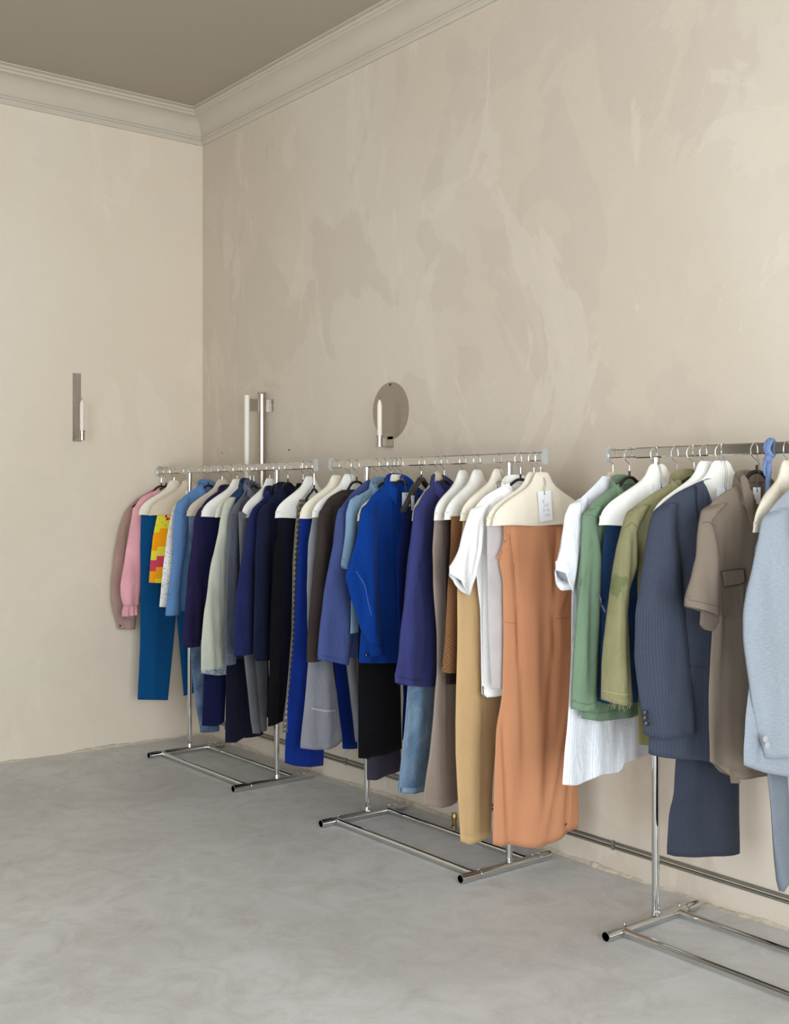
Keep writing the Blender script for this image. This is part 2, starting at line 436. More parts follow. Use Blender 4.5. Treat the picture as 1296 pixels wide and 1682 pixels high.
# small marks on the plaster: nail holes
for k, (px, py) in enumerate(((475, 739), (365, 744), (893, 752), (622, 700))[:2]):
    D = ray(px, py); t = (0-CAM[1])/D[1]; q = CAM+t*D
    MB().tube([(q[0], -0.0012, q[2]), (q[0], 0.01, q[2])], 0.005 if k == 0 else 0.004, 10).build('trim_%d' % (k+2), DARKM)['kind'] = 'structure'

# ------------------------------------------------------------------ wall lights
def candle(loc, h, r, label):
    c = empty('candle', loc); tag(c, label, 'candle')
    MB().tube([(0, 0, 0), (0, 0, h*0.02), (0, 0, h*0.85), (0, 0, h*0.93), (0, 0, h*0.97), (0, 0, h)], [r*.9, r, r, r*0.72, r*0.45, r*0.12], 20).build('wax_body', WAX, c)
    MB().tube([(0, 0, h-0.002), (0.0005, 0, h+0.004), (0.002, 0, h+0.010)], 0.0012, 6).build('wick', DARKM, c)
# rectangular sconce on left wall
sc1 = empty('candle_sconce', (0, -0.773, 1.70)); tag(sc1, 'tall narrow steel candle sconce fixed on the left wall', 'sconce')
MB().box((0.0015, 0, 0.185), (0.003, 0.046, 0.372)).build('back_plate', STEEL, sc1, smooth=False)
b = MB(); b.add([(0.002, -0.023, 0.0), (0.002, 0.023, 0.0), (0.066, 0.009, 0.016), (0.066, -0.009, 0.016),
                 (0.002, -0.023, 0.003), (0.002, 0.023, 0.003), (0.066, 0.009, 0.019), (0.066, -0.009, 0.019)],
                [(0, 1, 2, 3), (7, 6, 5, 4), (0, 3, 7, 4), (1, 5, 6, 2), (2, 6, 7, 3), (0, 4, 5, 1)])
b.build('arm', STEEL_L, sc1, smooth=False)
MB().tube([(0.072, 0, 0.004), (0.072, 0, 0.052)], 0.0145, 24).build('candle_cup', STEEL_L, sc1)
MB().tube([(0.072, 0, 0.052), (0.072, 0, 0.0545)], 0.021, 24).build('drip_ring', STEEL, sc1)
MB().tube([(0.002, 0, 0.362), (0.0045, 0, 0.362)], 0.004, 12).build('screw', STEEL_L, sc1)
candle((0.072, -0.773, 1.7545), 0.168, 0.0112, 'white candle standing in the narrow plate sconce on the left wall')
# round sconce on right wall
sc2 = empty('candle_sconce', (1.80, 0, 1.63)); tag(sc2, 'round steel disc candle sconce on the long right wall', 'sconce')
MB().tube([(0, -0.001, 0.166), (0, -0.004, 0.166)], 0.1325, 96).build('disc_plate', STEEL, sc2)
b = MB(); b.box((0.0, -0.0025, 0.022), (0.042, 0.003, 0.05)); b.box((0.0, -0.032, -0.0015), (0.042, 0.062, 0.003))
b.build('arm', STEEL_L, sc2, smooth=False)
MB().tube([(0, -0.066, 0.0), (0, -0.066, 0.046)], 0.0145, 24).build('candle_cup', STEEL_L, sc2)
MB().tube([(0, -0.066, -0.002), (0, -0.066, 0.0005)], 0.022, 24).build('cup_foot', STEEL_L, sc2)
MB().tube([(0, -0.066, 0.046), (0, -0.066, 0.048)], 0.020, 24).build('drip_ring', STEEL, sc2)
MB().tube([(0, -0.003, 0.288), (0, -0.0055, 0.288)], 0.0055, 12).build('screw', DARKM, sc2)
candle((1.80, -0.066, 1.678), 0.168, 0.0112, 'white candle in front of the round steel disc sconce')
# vertical tube light
wl = empty('wall_light', (0.735, 0, 0.95)); tag(wl, 'upright white tube wall light beside a steel pole behind the far rack', 'wall light')
b = MB(); b.tube([(0, -0.045, 0), (0, -0.045, 0.995)], 0.0215, 28)
b.build('steel_pole', STEEL_L, wl)
b = MB()
for k in range(8):
    a = k*math.pi/4+.2; b.box((0.0185*math.cos(a), -0.045+0.0185*math.sin(a), 1.0), (0.006, 0.006, 0.012))
b.build('pole_crown', STEEL, wl, smooth=False)
MB().tube([(0, -0.137, 0.02), (0, -0.137, 0.985)], 0.0145, 24).build('light_tube', TUBEW, wl)
for z in (0.935, 0.06):
    MB().box((0.0, -0.068, z), (0.004, 0.135, 0.066)).build('bracket_arm', STEEL, wl, smooth=False)
    fg = MB().box((0.018, -0.0015, z), (0.052, 0.003, 0.066)).build('wall_flange', STEEL_L, wl, smooth=False)
    MB().tube([(0.033, -0.003, z+0.018), (0.033, -0.0045, z+0.018)], 0.0035, 10).build('screw', DARKM, fg)

# ------------------------------------------------------------------ racks
RY = -0.29; RZ = 1.543
def rack(x_posts, x0, x1, label, joint=None):
    r = empty('clothes_rack', ((x_posts[0]+x_posts[1])/2, RY, 0)); ox = r.location.x
    tag(r, label, 'clothes rack', 'chrome clothes racks along the wall')
    def bar(xa, xb, hh, hw, name):
        P = []; c = 0.0035
        for (y, z) in ((-hw+c, -hh), (hw-c, -hh), (hw, -hh+c), (hw, hh-c), (hw-c, hh), (-hw+c, hh), (-hw, hh-c), (-hw, -hh+c)): P.append((y, z))
        V = [(xa-ox, y, z+RZ) for y, z in P]+[(xb-ox, y, z+RZ) for y, z in P]; n = 8
        F = [(k, (k+1) % n, n+(k+1) % n, n+k) for k in range(n)]+[tuple(range(n-1, -1, -1)), tuple(range(n, 2*n))]
        return MB().add(V, F).build(name, CHROME, r, smooth=False)
    if joint:
        bar(x0+.004, joint+0.01, 0.0145, 0.0055, 'rail_extension'); bar(joint, x1-.15, 0.0175, 0.0075, 'hanging_rail'); bar(x1-.16, x1-.004, .0145, .0055, 'rail_extension')
    else:
        bar(x0+.10, x1-.10, 0.0175, 0.0075, 'hanging_rail')
        bar(x0+.004, x0+.11, .016, .0065, 'rail_extension'); bar(x1-.11, x1-.004, .016, .0065, 'rail_extension')
    for xe in (x0, x1):     # rounded end plates
        P = arc(0, RZ+0.017, 0.0125, 0.0125, 0, 180, 8)+arc(0, RZ-0.017, 0.0125, 0.0125, 180, 360, 8); n = len(P)
        V = [(xe-ox-0.003, y, z) for y, z in P]+[(xe-ox+0.003, y, z) for y, z in P]
        F = [(k, (k+1) % n, n+(k+1) % n, n+k) for k in range(n)]+[tuple(range(n-1, -1, -1)), tuple(range(n, 2*n))]
        MB().add(V, F).build('end_plate', PLATE, r, smooth=False)
    for xp in x_posts:
        MB().tube([(xp-ox, 0, 0.036), (xp-ox, 0, 0.5), (xp-ox, 0, RZ-0.0175)], 0.0125, 24).build('post', CHROME, r)
        MB().tube([(xp-ox, 0, RZ-0.032), (xp-ox, 0, RZ-0.0172)], 0.0142, 24).build('post_collar', CHROME, r)
        MB().tube([(xp-ox, 0, 0.032), (xp-ox, 0, 0.042), (xp-ox, 0, 0.050)], [0.0150, 0.0138, 0.0127], 24).build('post_collar', CHROME, r)
        # foot bar, lying across, with open outer sleeves
        MB().tube([(xp-ox, -0.150, 0.0185), (xp-ox, 0.120, 0.0185)], 0.0165, 24).build('foot_bar', CHROME, r)
        for ya, yb in ((-0.150, -0.243), (0.120, 0.213)):
            sg = 1 if yb > ya else -1
            b = MB(); b.tube([(xp-ox, ya, .0185), (xp-ox, ya+sg*.036, .0185)], .0145, 24)
            ft = b.build('foot_neck', CHROME, r)
            b = MB(); P = [(ya+sg*.036, .0145), (ya+sg*.037, .0172), (yb, .0172), (yb, .0142), (yb-sg*.03, .0142)]
            b.tube([(xp-ox, y, 0.0185) for y, _ in P], [q for _, q in P], 24, cap=False)
            ft = b.build('foot_sleeve', CHROME, r)
            MB().tube([(xp-ox, yb-sg*.028, .0185), (xp-ox, yb-sg*.03, .0185)], .0141, 16).build('sleeve_hollow_shade', DARKM, ft)  # dark disc in the open tube end, shade of the hollow put into colour
    for y in (-0.165, 0.110):
        MB().tube([(x_posts[0]-ox+0.012, y, 0.0185), (x_posts[1]-ox-0.012, y, 0.0185)], 0.0122, 24).build('floor_bar', CHROME, r)
        for xp, sg in ((x_posts[0], 1), (x_posts[1], -1)):
            MB().tube([(xp-ox+sg*0.014, y, 0.0185), (xp-ox+sg*0.032, y, 0.0185)], 0.0140, 20).build('bar_collar', CHROME, r)
            MB().tube([(xp-ox, y+0.012, 0.034), (xp-ox, y+0.012, 0.041)], 0.004, 10).build('screw', CHROME, r)
    return r
rack((0.385, 1.272), 0.030, 1.605, 'far chrome clothes rack in the corner by the left wall')
rack((2.002, 2.890), 1.73, 3.075, 'middle chrome clothes rack with the orange dress at its near end')
rack((3.577, 4.465), 3.376, 4.70, 'nearest chrome clothes rack, cut off by the right side of the photo', joint=3.50)

# ------------------------------------------------------------------ garments: projection frame
class Fr:
    """vertical plane through a point of the rail; s = along the hanger (- towards the room), n = towards the viewer end"""
    def __init__(self, hook, tip=None, hw=0.205, th=None, lo=-24, hi=30, tipz=None):
        self.x0 = rail_x(hook, RY)
        if th is None:
            best = None
            for d in np.arange(lo, hi+.1, 0.5):
                a = math.radians(d)
                q = proj((self.x0+hw*math.sin(a), RY-hw*math.cos(a), 1.35))[0]
                e = abs(q-tip)
                if best is None or e < best[0]: best = (e, d)
            th = best[1]
        self.th = math.radians(th)
        self.t = np.array([-math.sin(self.th), math.cos(self.th), 0]); self.N = np.array([math.cos(self.th), math.sin(self.th), 0])
        self.P0 = np.array([self.x0, RY, 0])
        # limit on the wall side
        self.smax = (0.27-0.02)/max(self.t[1], 0.3)
    def pt(self, px, py, n=0.0):
        D = ray(px, py); k = ((self.P0-CAM)@self.N+n)/(D@self.N)
        q = CAM+k*D
        return float((q-self.P0)@self.t), float(q[2])
    def pts(self, L, n=0.0): return [self.pt(x, y, n) for x, y in L]

def curve(P):
    """(s,z) list -> function of z, smoothed"""
    P = sorted(P, key=lambda q: q[1]); z = np.array([q[1] for q in P]); s = np.array([q[0] for q in P])
    zz = np.linspace(z[0], z[-1], 160) if len(P) > 1 else np.array([z[0], z[0]+1e-4])
    ss = np.interp(zz, z, s)
    k = 5 if len(P) > 2 else 1
    if k > 1:
        pad = np.concatenate([2*ss[0]-ss[k:0:-1], ss, 2*ss[-1]-ss[-2:-k-2:-1]])
        ker = np.hanning(2*k+3)[1:-1]; ker /= ker.sum()
        ss = np.convolve(pad, ker, 'valid')
    return lambda q: np.interp(q, zz, ss)

def waves(seed, n, klo, khi, kz):
    r = random.Random(seed); W = [(r.uniform(klo, khi), r.uniform(-kz, kz), r.uniform(0, 6.28), r.uniform(.5, 1)) for _ in range(n)]
    tot = sum(w[3] for w in W)
    return lambda s, z: sum(a*(0.6*np.sin(k*s+q*z+p)+0.8*(0.62-np.abs(np.sin((k*s+q*z+p)/2)))) for k, q, p, a in W)/tot*1.4

SEED = [0]
def loft(name, fr, parent, m, L, R, zt, zb, b=0.022, nc=0.0, amp=0.004, k=(35, 90), kz=4.0, cap=0.06, hem=None, M=64, N=44,
         creases=(), wrinkle=0.0012, band=0.0, top_open=False, pw=0.72, fold0=0.15, ncurve=None, bottom_b=None, close=True, vneck=None, btop=None):
    """closed flattened tube between the two side curves L(z), R(z)"""
    SEED[0] += 1; sd = SEED[0]
    zroot = parent.location.z
    W1 = waves(sd, 5, k[0], k[1], kz); W2 = waves(sd+500, 6, 25, 90, 60); W3 = waves(sd+900, 4, 20, 60, 8)
    v = np.linspace(0, 1, N)**1.25
    H = zt-zb
    if band: v = np.sort(np.concatenate([v[:-1], [1-band/H, 1-(band-.0015)/H, 1-band*0.5/H, 1.0]]))
    v = np.unique(np.round(v, 6))
    hemf = None
    if hem:
        hp = sorted(hem); hs = np.array([q[0] for q in hp]); hz = np.array([q[1] for q in hp])
        hemf = lambda s: np.interp(s, hs, hz)-zb
    ph = np.arange(M)*2*math.pi/M
    cs = np.cos(ph); sn = np.sign(np.sin(ph))*np.abs(np.sin(ph))**(1.7*pw)
    V = []; rows = []
    for q in v:
        z = zt-H*q
        l, r = float(L(z)), float(R(z))
        if r-l < 0.006: r = l+0.006
        c = (l+r)/2; a = (r-l)/2
        cf = math.sqrt(max(0.0, 1-(1-min(1, (q*H)/cap))**2)) if cap > 0 else 1
        bb = b*max(cf, 0.12)
        if btop is not None: bb = btop+(b-btop)*min(1, q*H/0.18)
        if bottom_b: bb *= 1+(bottom_b-1)*q
        bb = min(bb, a*0.9+.002)
        if band and H*(1-q) < band: bb += 0.0015
        s = c+a*cs
        f = fold0+(1-fold0)*q
        n = nc+(ncurve(z) if ncurve else 0)+bb*sn*(1+0.35*W3(s, z))+1.35*amp*f*W1(s, z)*min(1, a/0.05)+wrinkle*W2(s, z)*min(1, q*6)
        if vneck:
            hwv = vneck[1]*max(0, (z-vneck[0]))/(zt-vneck[0])
            inside = np.clip((hwv-np.abs(s))/0.012, 0, 1)*(sn > -0.05)
            n = n*(1-inside)+(nc-bb*0.75)*inside
        zz = np.full(M, z)
        if hemf is not None: zz = zz+hemf(s)*q**4
        else: zz = zz+0.002*np.sin(s*30+sd)*q**6
        for (a0, b0, a1, b1, w, am) in creases:
            dx, dz = a1-a0, b1-b0; t = np.clip(((s-a0)*dx+(zz-b0)*dz)/(dx*dx+dz*dz+1e-9), 0, 1)
            d2 = (s-a0-t*dx)**2+(zz-b0-t*dz)**2
            taper = np.sin(np.clip(t, 0.02, 0.98)*math.pi)**0.5
            n = n+am*np.exp(-d2/(w*w))*taper*np.where(sn > -0.2, 1, 0)
        rows.append(np.stack([n, s, zz-zroot], 1))
    mid = rows[len(rows)//2]
    d = np.linalg.norm(np.diff(np.concatenate([mid, mid[:1]]), axis=0), axis=1)
    u = np.concatenate([[0], np.cumsum(d)[:-1]])
    V = np.concatenate(rows); nr = len(rows)
    uv = np.concatenate([np.stack([u, r[:, 2]+zroot], 1) for r in rows])
    F = []
    for i in range(nr-1):
        for j in range(M):
            j2 = (j+1) % M
            F.append((i*M+j, (i+1)*M+j, (i+1)*M+j2, i*M+j2))
    # seam column of the uv is hidden at the wall-side edge
    # turned-in hem
    last = rows[-1]; cen = last.mean(0)
    in1 = last.copy(); in1[:, 0] = cen[0]+(last[:, 0]-nc)*0.0+(last[:, 0]-cen[0])*0.82; in1[:, 1] = cen[1]+(last[:, 1]-cen[1])*0.985
    in2 = in1.copy(); in2[:, 2] += 0.03
    base = len(V); V = np.concatenate([V, in1, in2]); uv = np.concatenate([uv, uv[-M:], uv[-M:]])
    for j in range(M):
        j2 = (j+1) % M
        F.append(((nr-1)*M+j, base+j, base+j2, (nr-1)*M+j2)); F.append((base+j, base+M+j, base+M+j2, base+j2))
    F.append(tuple(base+M+j for j in range(M)))
    F.append(tuple(range(M-1, -1, -1)))
    return mesh(name, V, F, m, parent, uv=uv)

LAST = {}
def patch(name, fr, parent, m, poly, n0, thick=0.003, bend=None, on=None, lift=0.0008):
    """thin cloth piece traced in the garment plane (s,z); with on= it lies on the surface of that part"""
    import bmesh
    from mathutils.bvhtree import BVHTree
    zr = parent.location.z
    bm = bmesh.new()
    f = bm.faces.new([bm.verts.new((0, s, z-zr)) for s, z in poly])
    bmesh.ops.triangulate(bm, faces=[f])
    if on is not None:
        for _ in range(5):
            lg = [e for e in bm.edges if e.calc_length() > 0.008]
            if not lg: break
            bmesh.ops.subdivide_edges(bm, edges=lg, cuts=1)
        bmesh.ops.triangulate(bm, faces=bm.faces[:])
        me = on.data; tree = BVHTree.FromPolygons([v.co for v in me.vertices], [p.vertices for p in me.polygons])
        for v in bm.verts:
            h = tree.ray_cast(Vector((0.5, v.co.y, v.co.z)), Vector((-1, 0, 0)))
            v.co.x = (h[0].x if h[0] is not None and h[0].x > -0.004 else n0)+lift
    else:
        for v in bm.verts: v.co.x = n0+(bend(v.co.y, v.co.z+zr) if bend else 0)
    g = bmesh.ops.extrude_face_region(bm, geom=bm.faces[:])
    for e in g['geom']:
        if isinstance(e, bmesh.types.BMVert): e.co.x += thick
    bmesh.ops.recalc_face_normals(bm, faces=bm.faces[:])
    me = bpy.data.meshes.new(name); uvl = bm.loops.layers.uv.new('UVMap')
    for fc in bm.faces:
        fc.smooth = on is not None
        for l in fc.loops: l[uvl].uv = (l.vert.co.y, l.vert.co.z+zr)
    bm.to_mesh(me); bm.free(); me.materials.append(m)
    if on is not None: me.set_sharp_from_angle(angle=math.radians(50))
    o = bpy.data.objects.new(name, me); COL.objects.link(o); o.parent = parent
    return o

def seam(fr, parent, on, color, px, n=0.02, r=0.0008, name='seam'):
    """stitched line, or the painted shade of a crease or flap edge, lying on a part"""
    from mathutils.bvhtree import BVHTree
    m = SEAMS.get(color) or SEAMS.setdefault(color, plain('stitch_or_shade_line', rgb(*color), 0.9, 0.1))
    zr = parent.location.z; P = fr.pts(px, n); Q = []
    for i in range(len(P)-1):
        L_ = math.hypot(P[i+1][0]-P[i][0], P[i+1][1]-P[i][1]); k = max(1, int(L_/0.006))
        Q += [(P[i][0]+(P[i+1][0]-P[i][0])*t/k, P[i][1]+(P[i+1][1]-P[i][1])*t/k) for t in range(k)]
    Q.append(P[-1])
    me = on.data; tree = BVHTree.FromPolygons([v.co for v in me.vertices], [p.vertices for p in me.polygons]); V = []
    for s, z in Q:
        h = tree.ray_cast(Vector((0.5, s, z-zr)), Vector((-1, 0, 0)))
        if h[0] is not None and h[0].x > -0.01: V.append((h[0].x+r*0.2, s, z-zr))
    if len(V) > 1: MB().tube(V, r, 6).build(name, m, on)
SEAMS = {}

def collar(fr, parent, m, zn, a=0.068, bb=0.034, open_deg=42, stand=0.034, fall=0.030, point=0.03, n0=0.0, name='collar'):
    zr = parent.location.z; V = []; UV = []; K = 40
    for i in range(K+1):
        al = math.radians(open_deg+(360-2*open_deg)*i/K); c = math.cos(al)
        zb = zn-0.075*((1+c)/2)**1.1-0.004
        e = max(0, (abs(i/K-0.5)*2-0.72)/0.28)
        fl = fall+point*e
        prof = [(0.0, 0.0), (0.003, stand), (0.007, stand+0.004), (0.011, stand), (0.018+0.004*e, stand-fl), (0.0155+0.004*e, stand-fl+0.001), (0.0085, stand-0.006), (0.004, 0.0)]
        for r_, h in prof:
            V.append((n0+(bb+r_)*c, -(a+r_)*math.sin(al), zb+h-zr)); UV.append((i*0.008, zb+h))
    F = []; P = 8
    for i in range(K):
        for j in range(P): F.append((i*P+j, (i+1)*P+j, (i+1)*P+(j+1) % P, i*P+(j+1) % P))
    F.append(tuple(range(P))); F.append(tuple(K*P+j for j in range(P-1, -1, -1)))
    o = mesh(name, V, F, m, parent, uv=UV); o.data.set_sharp_from_angle(angle=math.radians(50)); return o

def buttons(fr, parent, m, pts, r=0.0065, n=0.03):
    zr = (parent.parent or parent).location.z
    for s, z in pts:
        b = MB(); b.tube([(n, s, z-zr), (n+0.002, s, z-zr), (n+0.003, s, z-zr)], [r, r, r*0.8], 14)
        b.build('button', m, parent)

# ------------------------------------------------------------------ hangers and tags
COVERC = {'white': cloth('white_cotton_cover', rgb(236, 234, 228), var=0.02, weave=0.4, wr=0.30, sheen=0.05),
          'cream': cloth('cream_cotton_cover', rgb(232, 224, 207), var=0.02, weave=0.5, wr=0.22, sheen=0.05),
          'beige': cloth('beige_cotton_cover', rgb(222, 205, 182), var=0.02, weave=0.5, wr=0.22, sheen=0.05)}
def hook_part(r, zr, za, col=WIRE, back=False):
    RH = 0.0255; cz = RZ+0.0175+0.0019-RH
    P = []
    for a in range(-25, 236, 12): P.append((0, RH*math.cos(math.radians(a)), cz+RH*math.sin(math.radians(a))-zr))
    P += [(0, -0.004, cz-0.0262-zr), (0, 0.0, cz-0.034-zr), (0, 0, za-zr)]
    MB().tube(P, 0.0013, 8, smooth=2).build('hook', col, r)
COVT = [(0, .021), (.006, .030), (.02, .037), (.035, .045), (.05, .058), (.066, .082), (.082, .110), (.098, .138), (.114, .163), (.13, .183), (.146, .197), (.164, .205), (.192, .211)]
def covered_hanger(fr, color, label, ztop=1.488, h=0.192, b=0.025, hem=None, nc=0.0, wave=0.002):
    zb = ztop-h; r = empty('covered_hanger', (fr.x0, RY, zb), fr.th)
    tag(r, label, 'clothes hanger', 'hangers in cotton covers')
    hook_part(r, zb, ztop-0.02)
    P = [(-w, ztop-d*h/0.192) for d, w in COVT]
    L = curve(P); R = curve([(-s, z) for s, z in P])
    loft('cotton_cover', fr, r, COVERC[color], L, R, ztop, zb, b=b, nc=nc, amp=wave, k=(15, 40), cap=0.13, N=36, M=72, wrinkle=0.0012, band=0.006, hem=hem, pw=0.55, bottom_b=0.95)
    MB().tube([(nc, -0.165, h*.24), (nc, -0.06, h*.58), (nc, 0, h*.74), (nc, 0.06, h*.58), (nc, 0.165, h*.24)], 0.005, 10, smooth=6).build('hanger_arm', BLACKP, r)
    return r
PENDING = []
def black_hanger(fr, zap, label, slope=0.10, span=0.185, thick=0.0055, gloss=False):
    r = empty('clothes_hanger', (fr.x0, RY, zap-slope), fr.th); zr = zap-slope
    tag(r, label, 'clothes hanger', 'black plastic hangers')
    hook_part(r, zr, zap+0.018)
    b = MB(); b.tube([(0, 0, zap-zr-0.002), (0, 0, zap-zr+0.022)], 0.0038, 10); b.build('hook_socket', BLACKP, r)
    fr.bh = (r, zap, zr, slope, span, thick, gloss); PENDING.append(fr)
    return r
def hanger_arm(fr, sh=None):
    r, zap, zr, slope, span, thick, gloss = fr.bh; fr.bh = None
    if sh:   # the arm lies just under the shoulder seam of the garment it carries
        q = sorted([(abs(s), z) for s, z in sh]); S = [p[0] for p in q]; Z = [p[1] for p in q]
        e = min(span, S[-1]-0.012); pts = [(s, float(np.interp(s, S, Z))-0.020-zr) for s in (0.068, 0.10, 0.135, e)]
        pts = [(0.013, zap-zr), (0.034, zap-zr-0.012)]+[(s, min(z, zap-zr-0.02)) for s, z in pts]
    else:
        pts = [(.015, slope), (.035, slope-.012), (span*.42, slope*.70), (span*.75, slope*.28), (span, 0)]
    P = [(0, -s, z) for s, z in reversed(pts)]+[(0, s, z) for s, z in pts]
    b = MB(); b.tube(P, [thick]*2+[thick*1.05]+[thick]*4+[thick*1.05]+[thick]*2, 10, smooth=5)
    b.build('hanger_arm', BLACKG if gloss else BLACKP, r)
def price_tag(fr, spx, label, w=0.050, h=0.095, tilt=0.0, n=0.05, zs=1.52, writing=False, top=None, turn=0.0):
    """top: (px,py) of the hole of the card"""
    s, z = fr.pt(*top, n)
    r = empty('price_tag', tuple(fr.P0[:2]+fr.N[:2]*n+fr.t[:2]*s)+(z,), fr.th)
    tag(r, label, 'price tag', 'white card price tags')
    s0 = -s; z0 = zs-z
    hz = 0.010
    b = MB()
    b.tube([(-n, s0+0.002, z0), (-n*0.3, s0+0.002, z0-0.05), (0.001, 0.0015, 0.02), (0.002, 0.0, 0.0)], 0.0006, 6, smooth=6)
    b.tube([(-n, s0-0.002, z0), (-n*0.3, s0-0.003, z0-0.05), (0.001, -0.0035, 0.02), (0.002, 0.0, 0.0)], 0.0006, 6, smooth=6)
    b.build('string', STRING, r)
    ca, sa = math.cos(tilt), math.sin(tilt)
    def rot(a, c): return (a*ca-c*sa, a*sa+c*ca)
    corners = [(-w/2, hz), (w/2, hz), (w/2, hz-h), (-w/2, hz-h)]
    V = [(0.0008,)+rot(*c) for c in corners]+[(-0.0002,)+rot(*c) for c in corners]
    F = [(3, 2, 1, 0), (4, 5, 6, 7)]+[(i, (i+1) % 4, 4+(i+1) % 4, 4+i) for i in range(4)]
    cd = mesh('card', V, F, PAPER, r, smooth=False)
    MB().tube([(0.0006, 0, -0.0015), (0.0022, 0, -0.0015)], 0.0022, 10).build('eyelet', DARKM, cd)
    if writing:
        def stroke(b, pts): b.tube([(0.0012,)+rot(x, y) for x, y in pts], 0.00032, 5, smooth=3)
        b = MB(); u = w/0.056
        # handwritten lines: initials, a word, a size pair, a price
        stroke(b, [(-.002, -.012), (-.003, -.022), (-.006, -.028), (-.010, -.026)]); stroke(b, [(-.012, -.024), (-.007, -.021), (-.006, -.031), (-.011, -.034)])
        stroke(b, [(-.014, -.031), (-.010, -.029), (-.002, -.030)])
        stroke(b, [(-.008, -.037), (-.004, -.040), (-.006, -.046), (-.010, -.047)]); stroke(b, [(-.002, -.040), (-.001, -.045), (.002, -.045), (.003, -.040)])
        stroke(b, [(.005, -.034), (.005, -.046)]); stroke(b, [(.009, -.045), (.007, -.043), (.009, -.040), (.011, -.043), (.010, -.046)]); stroke(b, [(.014, -.033), (.013, -.046), (.016, -.046)])
        stroke(b, [(-.013, -.054), (-.009, -.054), (-.011, -.058), (-.008, -.060), (-.012, -.064)]); stroke(b, [(-.005, -.053), (-.007, -.060), (-.002, -.060)]); stroke(b, [(-.003, -.057), (-.003, -.064)])
        stroke(b, [(.001, -.059), (.004, -.059)]); stroke(b, [(.006, -.054), (.010, -.056), (.007, -.063), (.011, -.064)]); stroke(b, [(.013, -.054), (.012, -.063), (.016, -.062), (.014, -.059)])
        stroke(b, [(-.004, -.074), (0, -.074), (-.003, -.081), (.001, -.081)]); stroke(b, [(.006, -.073), (.003, -.075), (.006, -.078), (.003, -.081)])
        stroke(b, [(.009, -.073), (.007, -.077), (.009, -.081), (.011, -.077), (.009, -.073)]); stroke(b, [(.018, -.073), (.014, -.077), (.018, -.081)]); stroke(b, [(.012, -.076), (.017, -.076)]); stroke(b, [(.012, -.078), (.017, -.078)])
        b.build('handwriting', INK, cd)
    return r

# ------------------------------------------------------------------ garment builders
def jacket(kind, cat, label, fr, T, k, m, SR=None, sw=(0.13, 0.105), hem_py=None, hem=None, BL=None, w=0.225, b=0.022, sb=0.024, zn=None, snc=0.010,
           col=None, cargs={}, sm=None, samp=0.004, amp=0.005, far=True, slh=None, creases=(), screases=(), band=0.022, sband=None, neck=0.058, btop=0.0, group=None, bR=None, vn=None):
    """T: outer outline, first k points down the shoulder, the rest down the sleeve. SR: inner line of the sleeve (px) or None for widths sw"""
    sh = fr.pts(T[:k])
    if zn is None: zn = sh[0][1]+0.004
    tip = sh[-1]
    hz = fr.pt(T[k-1][0], hem_py)[1] if hem_py else None
    hempts = fr.pts(hem) if hem else None
    if hz is None: hz = min(q[1] for q in hempts) if hempts else tip[1]-0.6
    r = empty(kind, (fr.x0, RY, hz), fr.th); tag(r, label, cat, group)
    sl = [(-neck, zn)]+[q for q in sh if q[0] < -neck-0.005 and q[1] < zn-0.004]
    if sl[-1] != tip: sl.append(tip)
    if BL: bl = sl+fr.pts(BL)
    else:
        bl = sl+[(max(tip[0]-0.002, -w)+0.002, tip[1]-0.05), (-w+0.008, tip[1]-0.2), (-w, hz)]
    if getattr(fr, 'bh', None): hanger_arm(fr, sl)
    Lb = curve(bl)
    rr = [(-s, z) for s, z in sl]+[(min(w, fr.smax), tip[1]-0.12), (min(w, fr.smax), hz)]
    Rb = curve(rr) if bR is None else curve([(-s, z) for s, z in sl]+[(bR, tip[1]-.12), (bR, hz)])
    hp = None
    if hempts: hp = hempts+[(fr.smax, hempts[-1][1]+0.0)]
    LAST['body'] = loft('body', fr, r, m, Lb, Rb, zn, hz, b=b, amp=amp, cap=0.075, hem=hp, creases=creases, band=band, M=110, N=60, kz=5, vneck=(zn-(vn[0] if vn else 0.10), vn[1] if vn else 0.050) if (col or vn) else None)
    # sleeve
    S = fr.pts(T[k-1:], snc)
    ztop = tip[1]+0.016; zb = min(q[1] for q in S)
    ls = [(tip[0]+0.030, ztop), (tip[0]+0.010, tip[1]+0.006)]+S
    Ls = curve(ls)
    if SR: rs = fr.pts(SR, snc); Rs0 = curve(rs+[(tip[0]+0.075, ztop)])
    else: Rs0 = curve([(float(Ls(z))+sw[0]+(sw[1]-sw[0])*((tip[1]-z)/max(tip[1]-zb, .01)), z) for z in np.linspace(tip[1]-0.03, zb, 12)]+[(tip[0]+0.06, ztop)])
    shp = fr.pts(slh, snc) if slh else None
    if shp: zb = min(q[1] for q in shp)
    LAST['sleeve'] = loft('sleeve', fr, r, sm or m, Ls, Rs0, ztop, zb, b=sb, nc=0, ncurve=(lambda z: snc*min(1, max(0, (ztop-z)/0.16))), btop=min(b*.9, sb), amp=samp, cap=0.03, hem=shp, creases=screases, band=band if sband is None else sband, M=56, N=48, k=(50, 120), kz=9, wrinkle=0.0018)
    if far:
        lim = fr.smax
        Lf = lambda z: np.minimum(-Rs0(z), lim-0.07); Rf = lambda z: np.minimum(-Ls(z), lim)
        loft('sleeve', fr, r, sm or m, Lf, Rf, ztop, zb, b=sb*.85, nc=0, amp=samp*.5, cap=0.07, band=band, M=40, N=30)
    if col: collar(fr, r, m if col is True else col, zn, **cargs)
    r['zn'] = zn; del r['zn']
    return r, zn, tip, hz

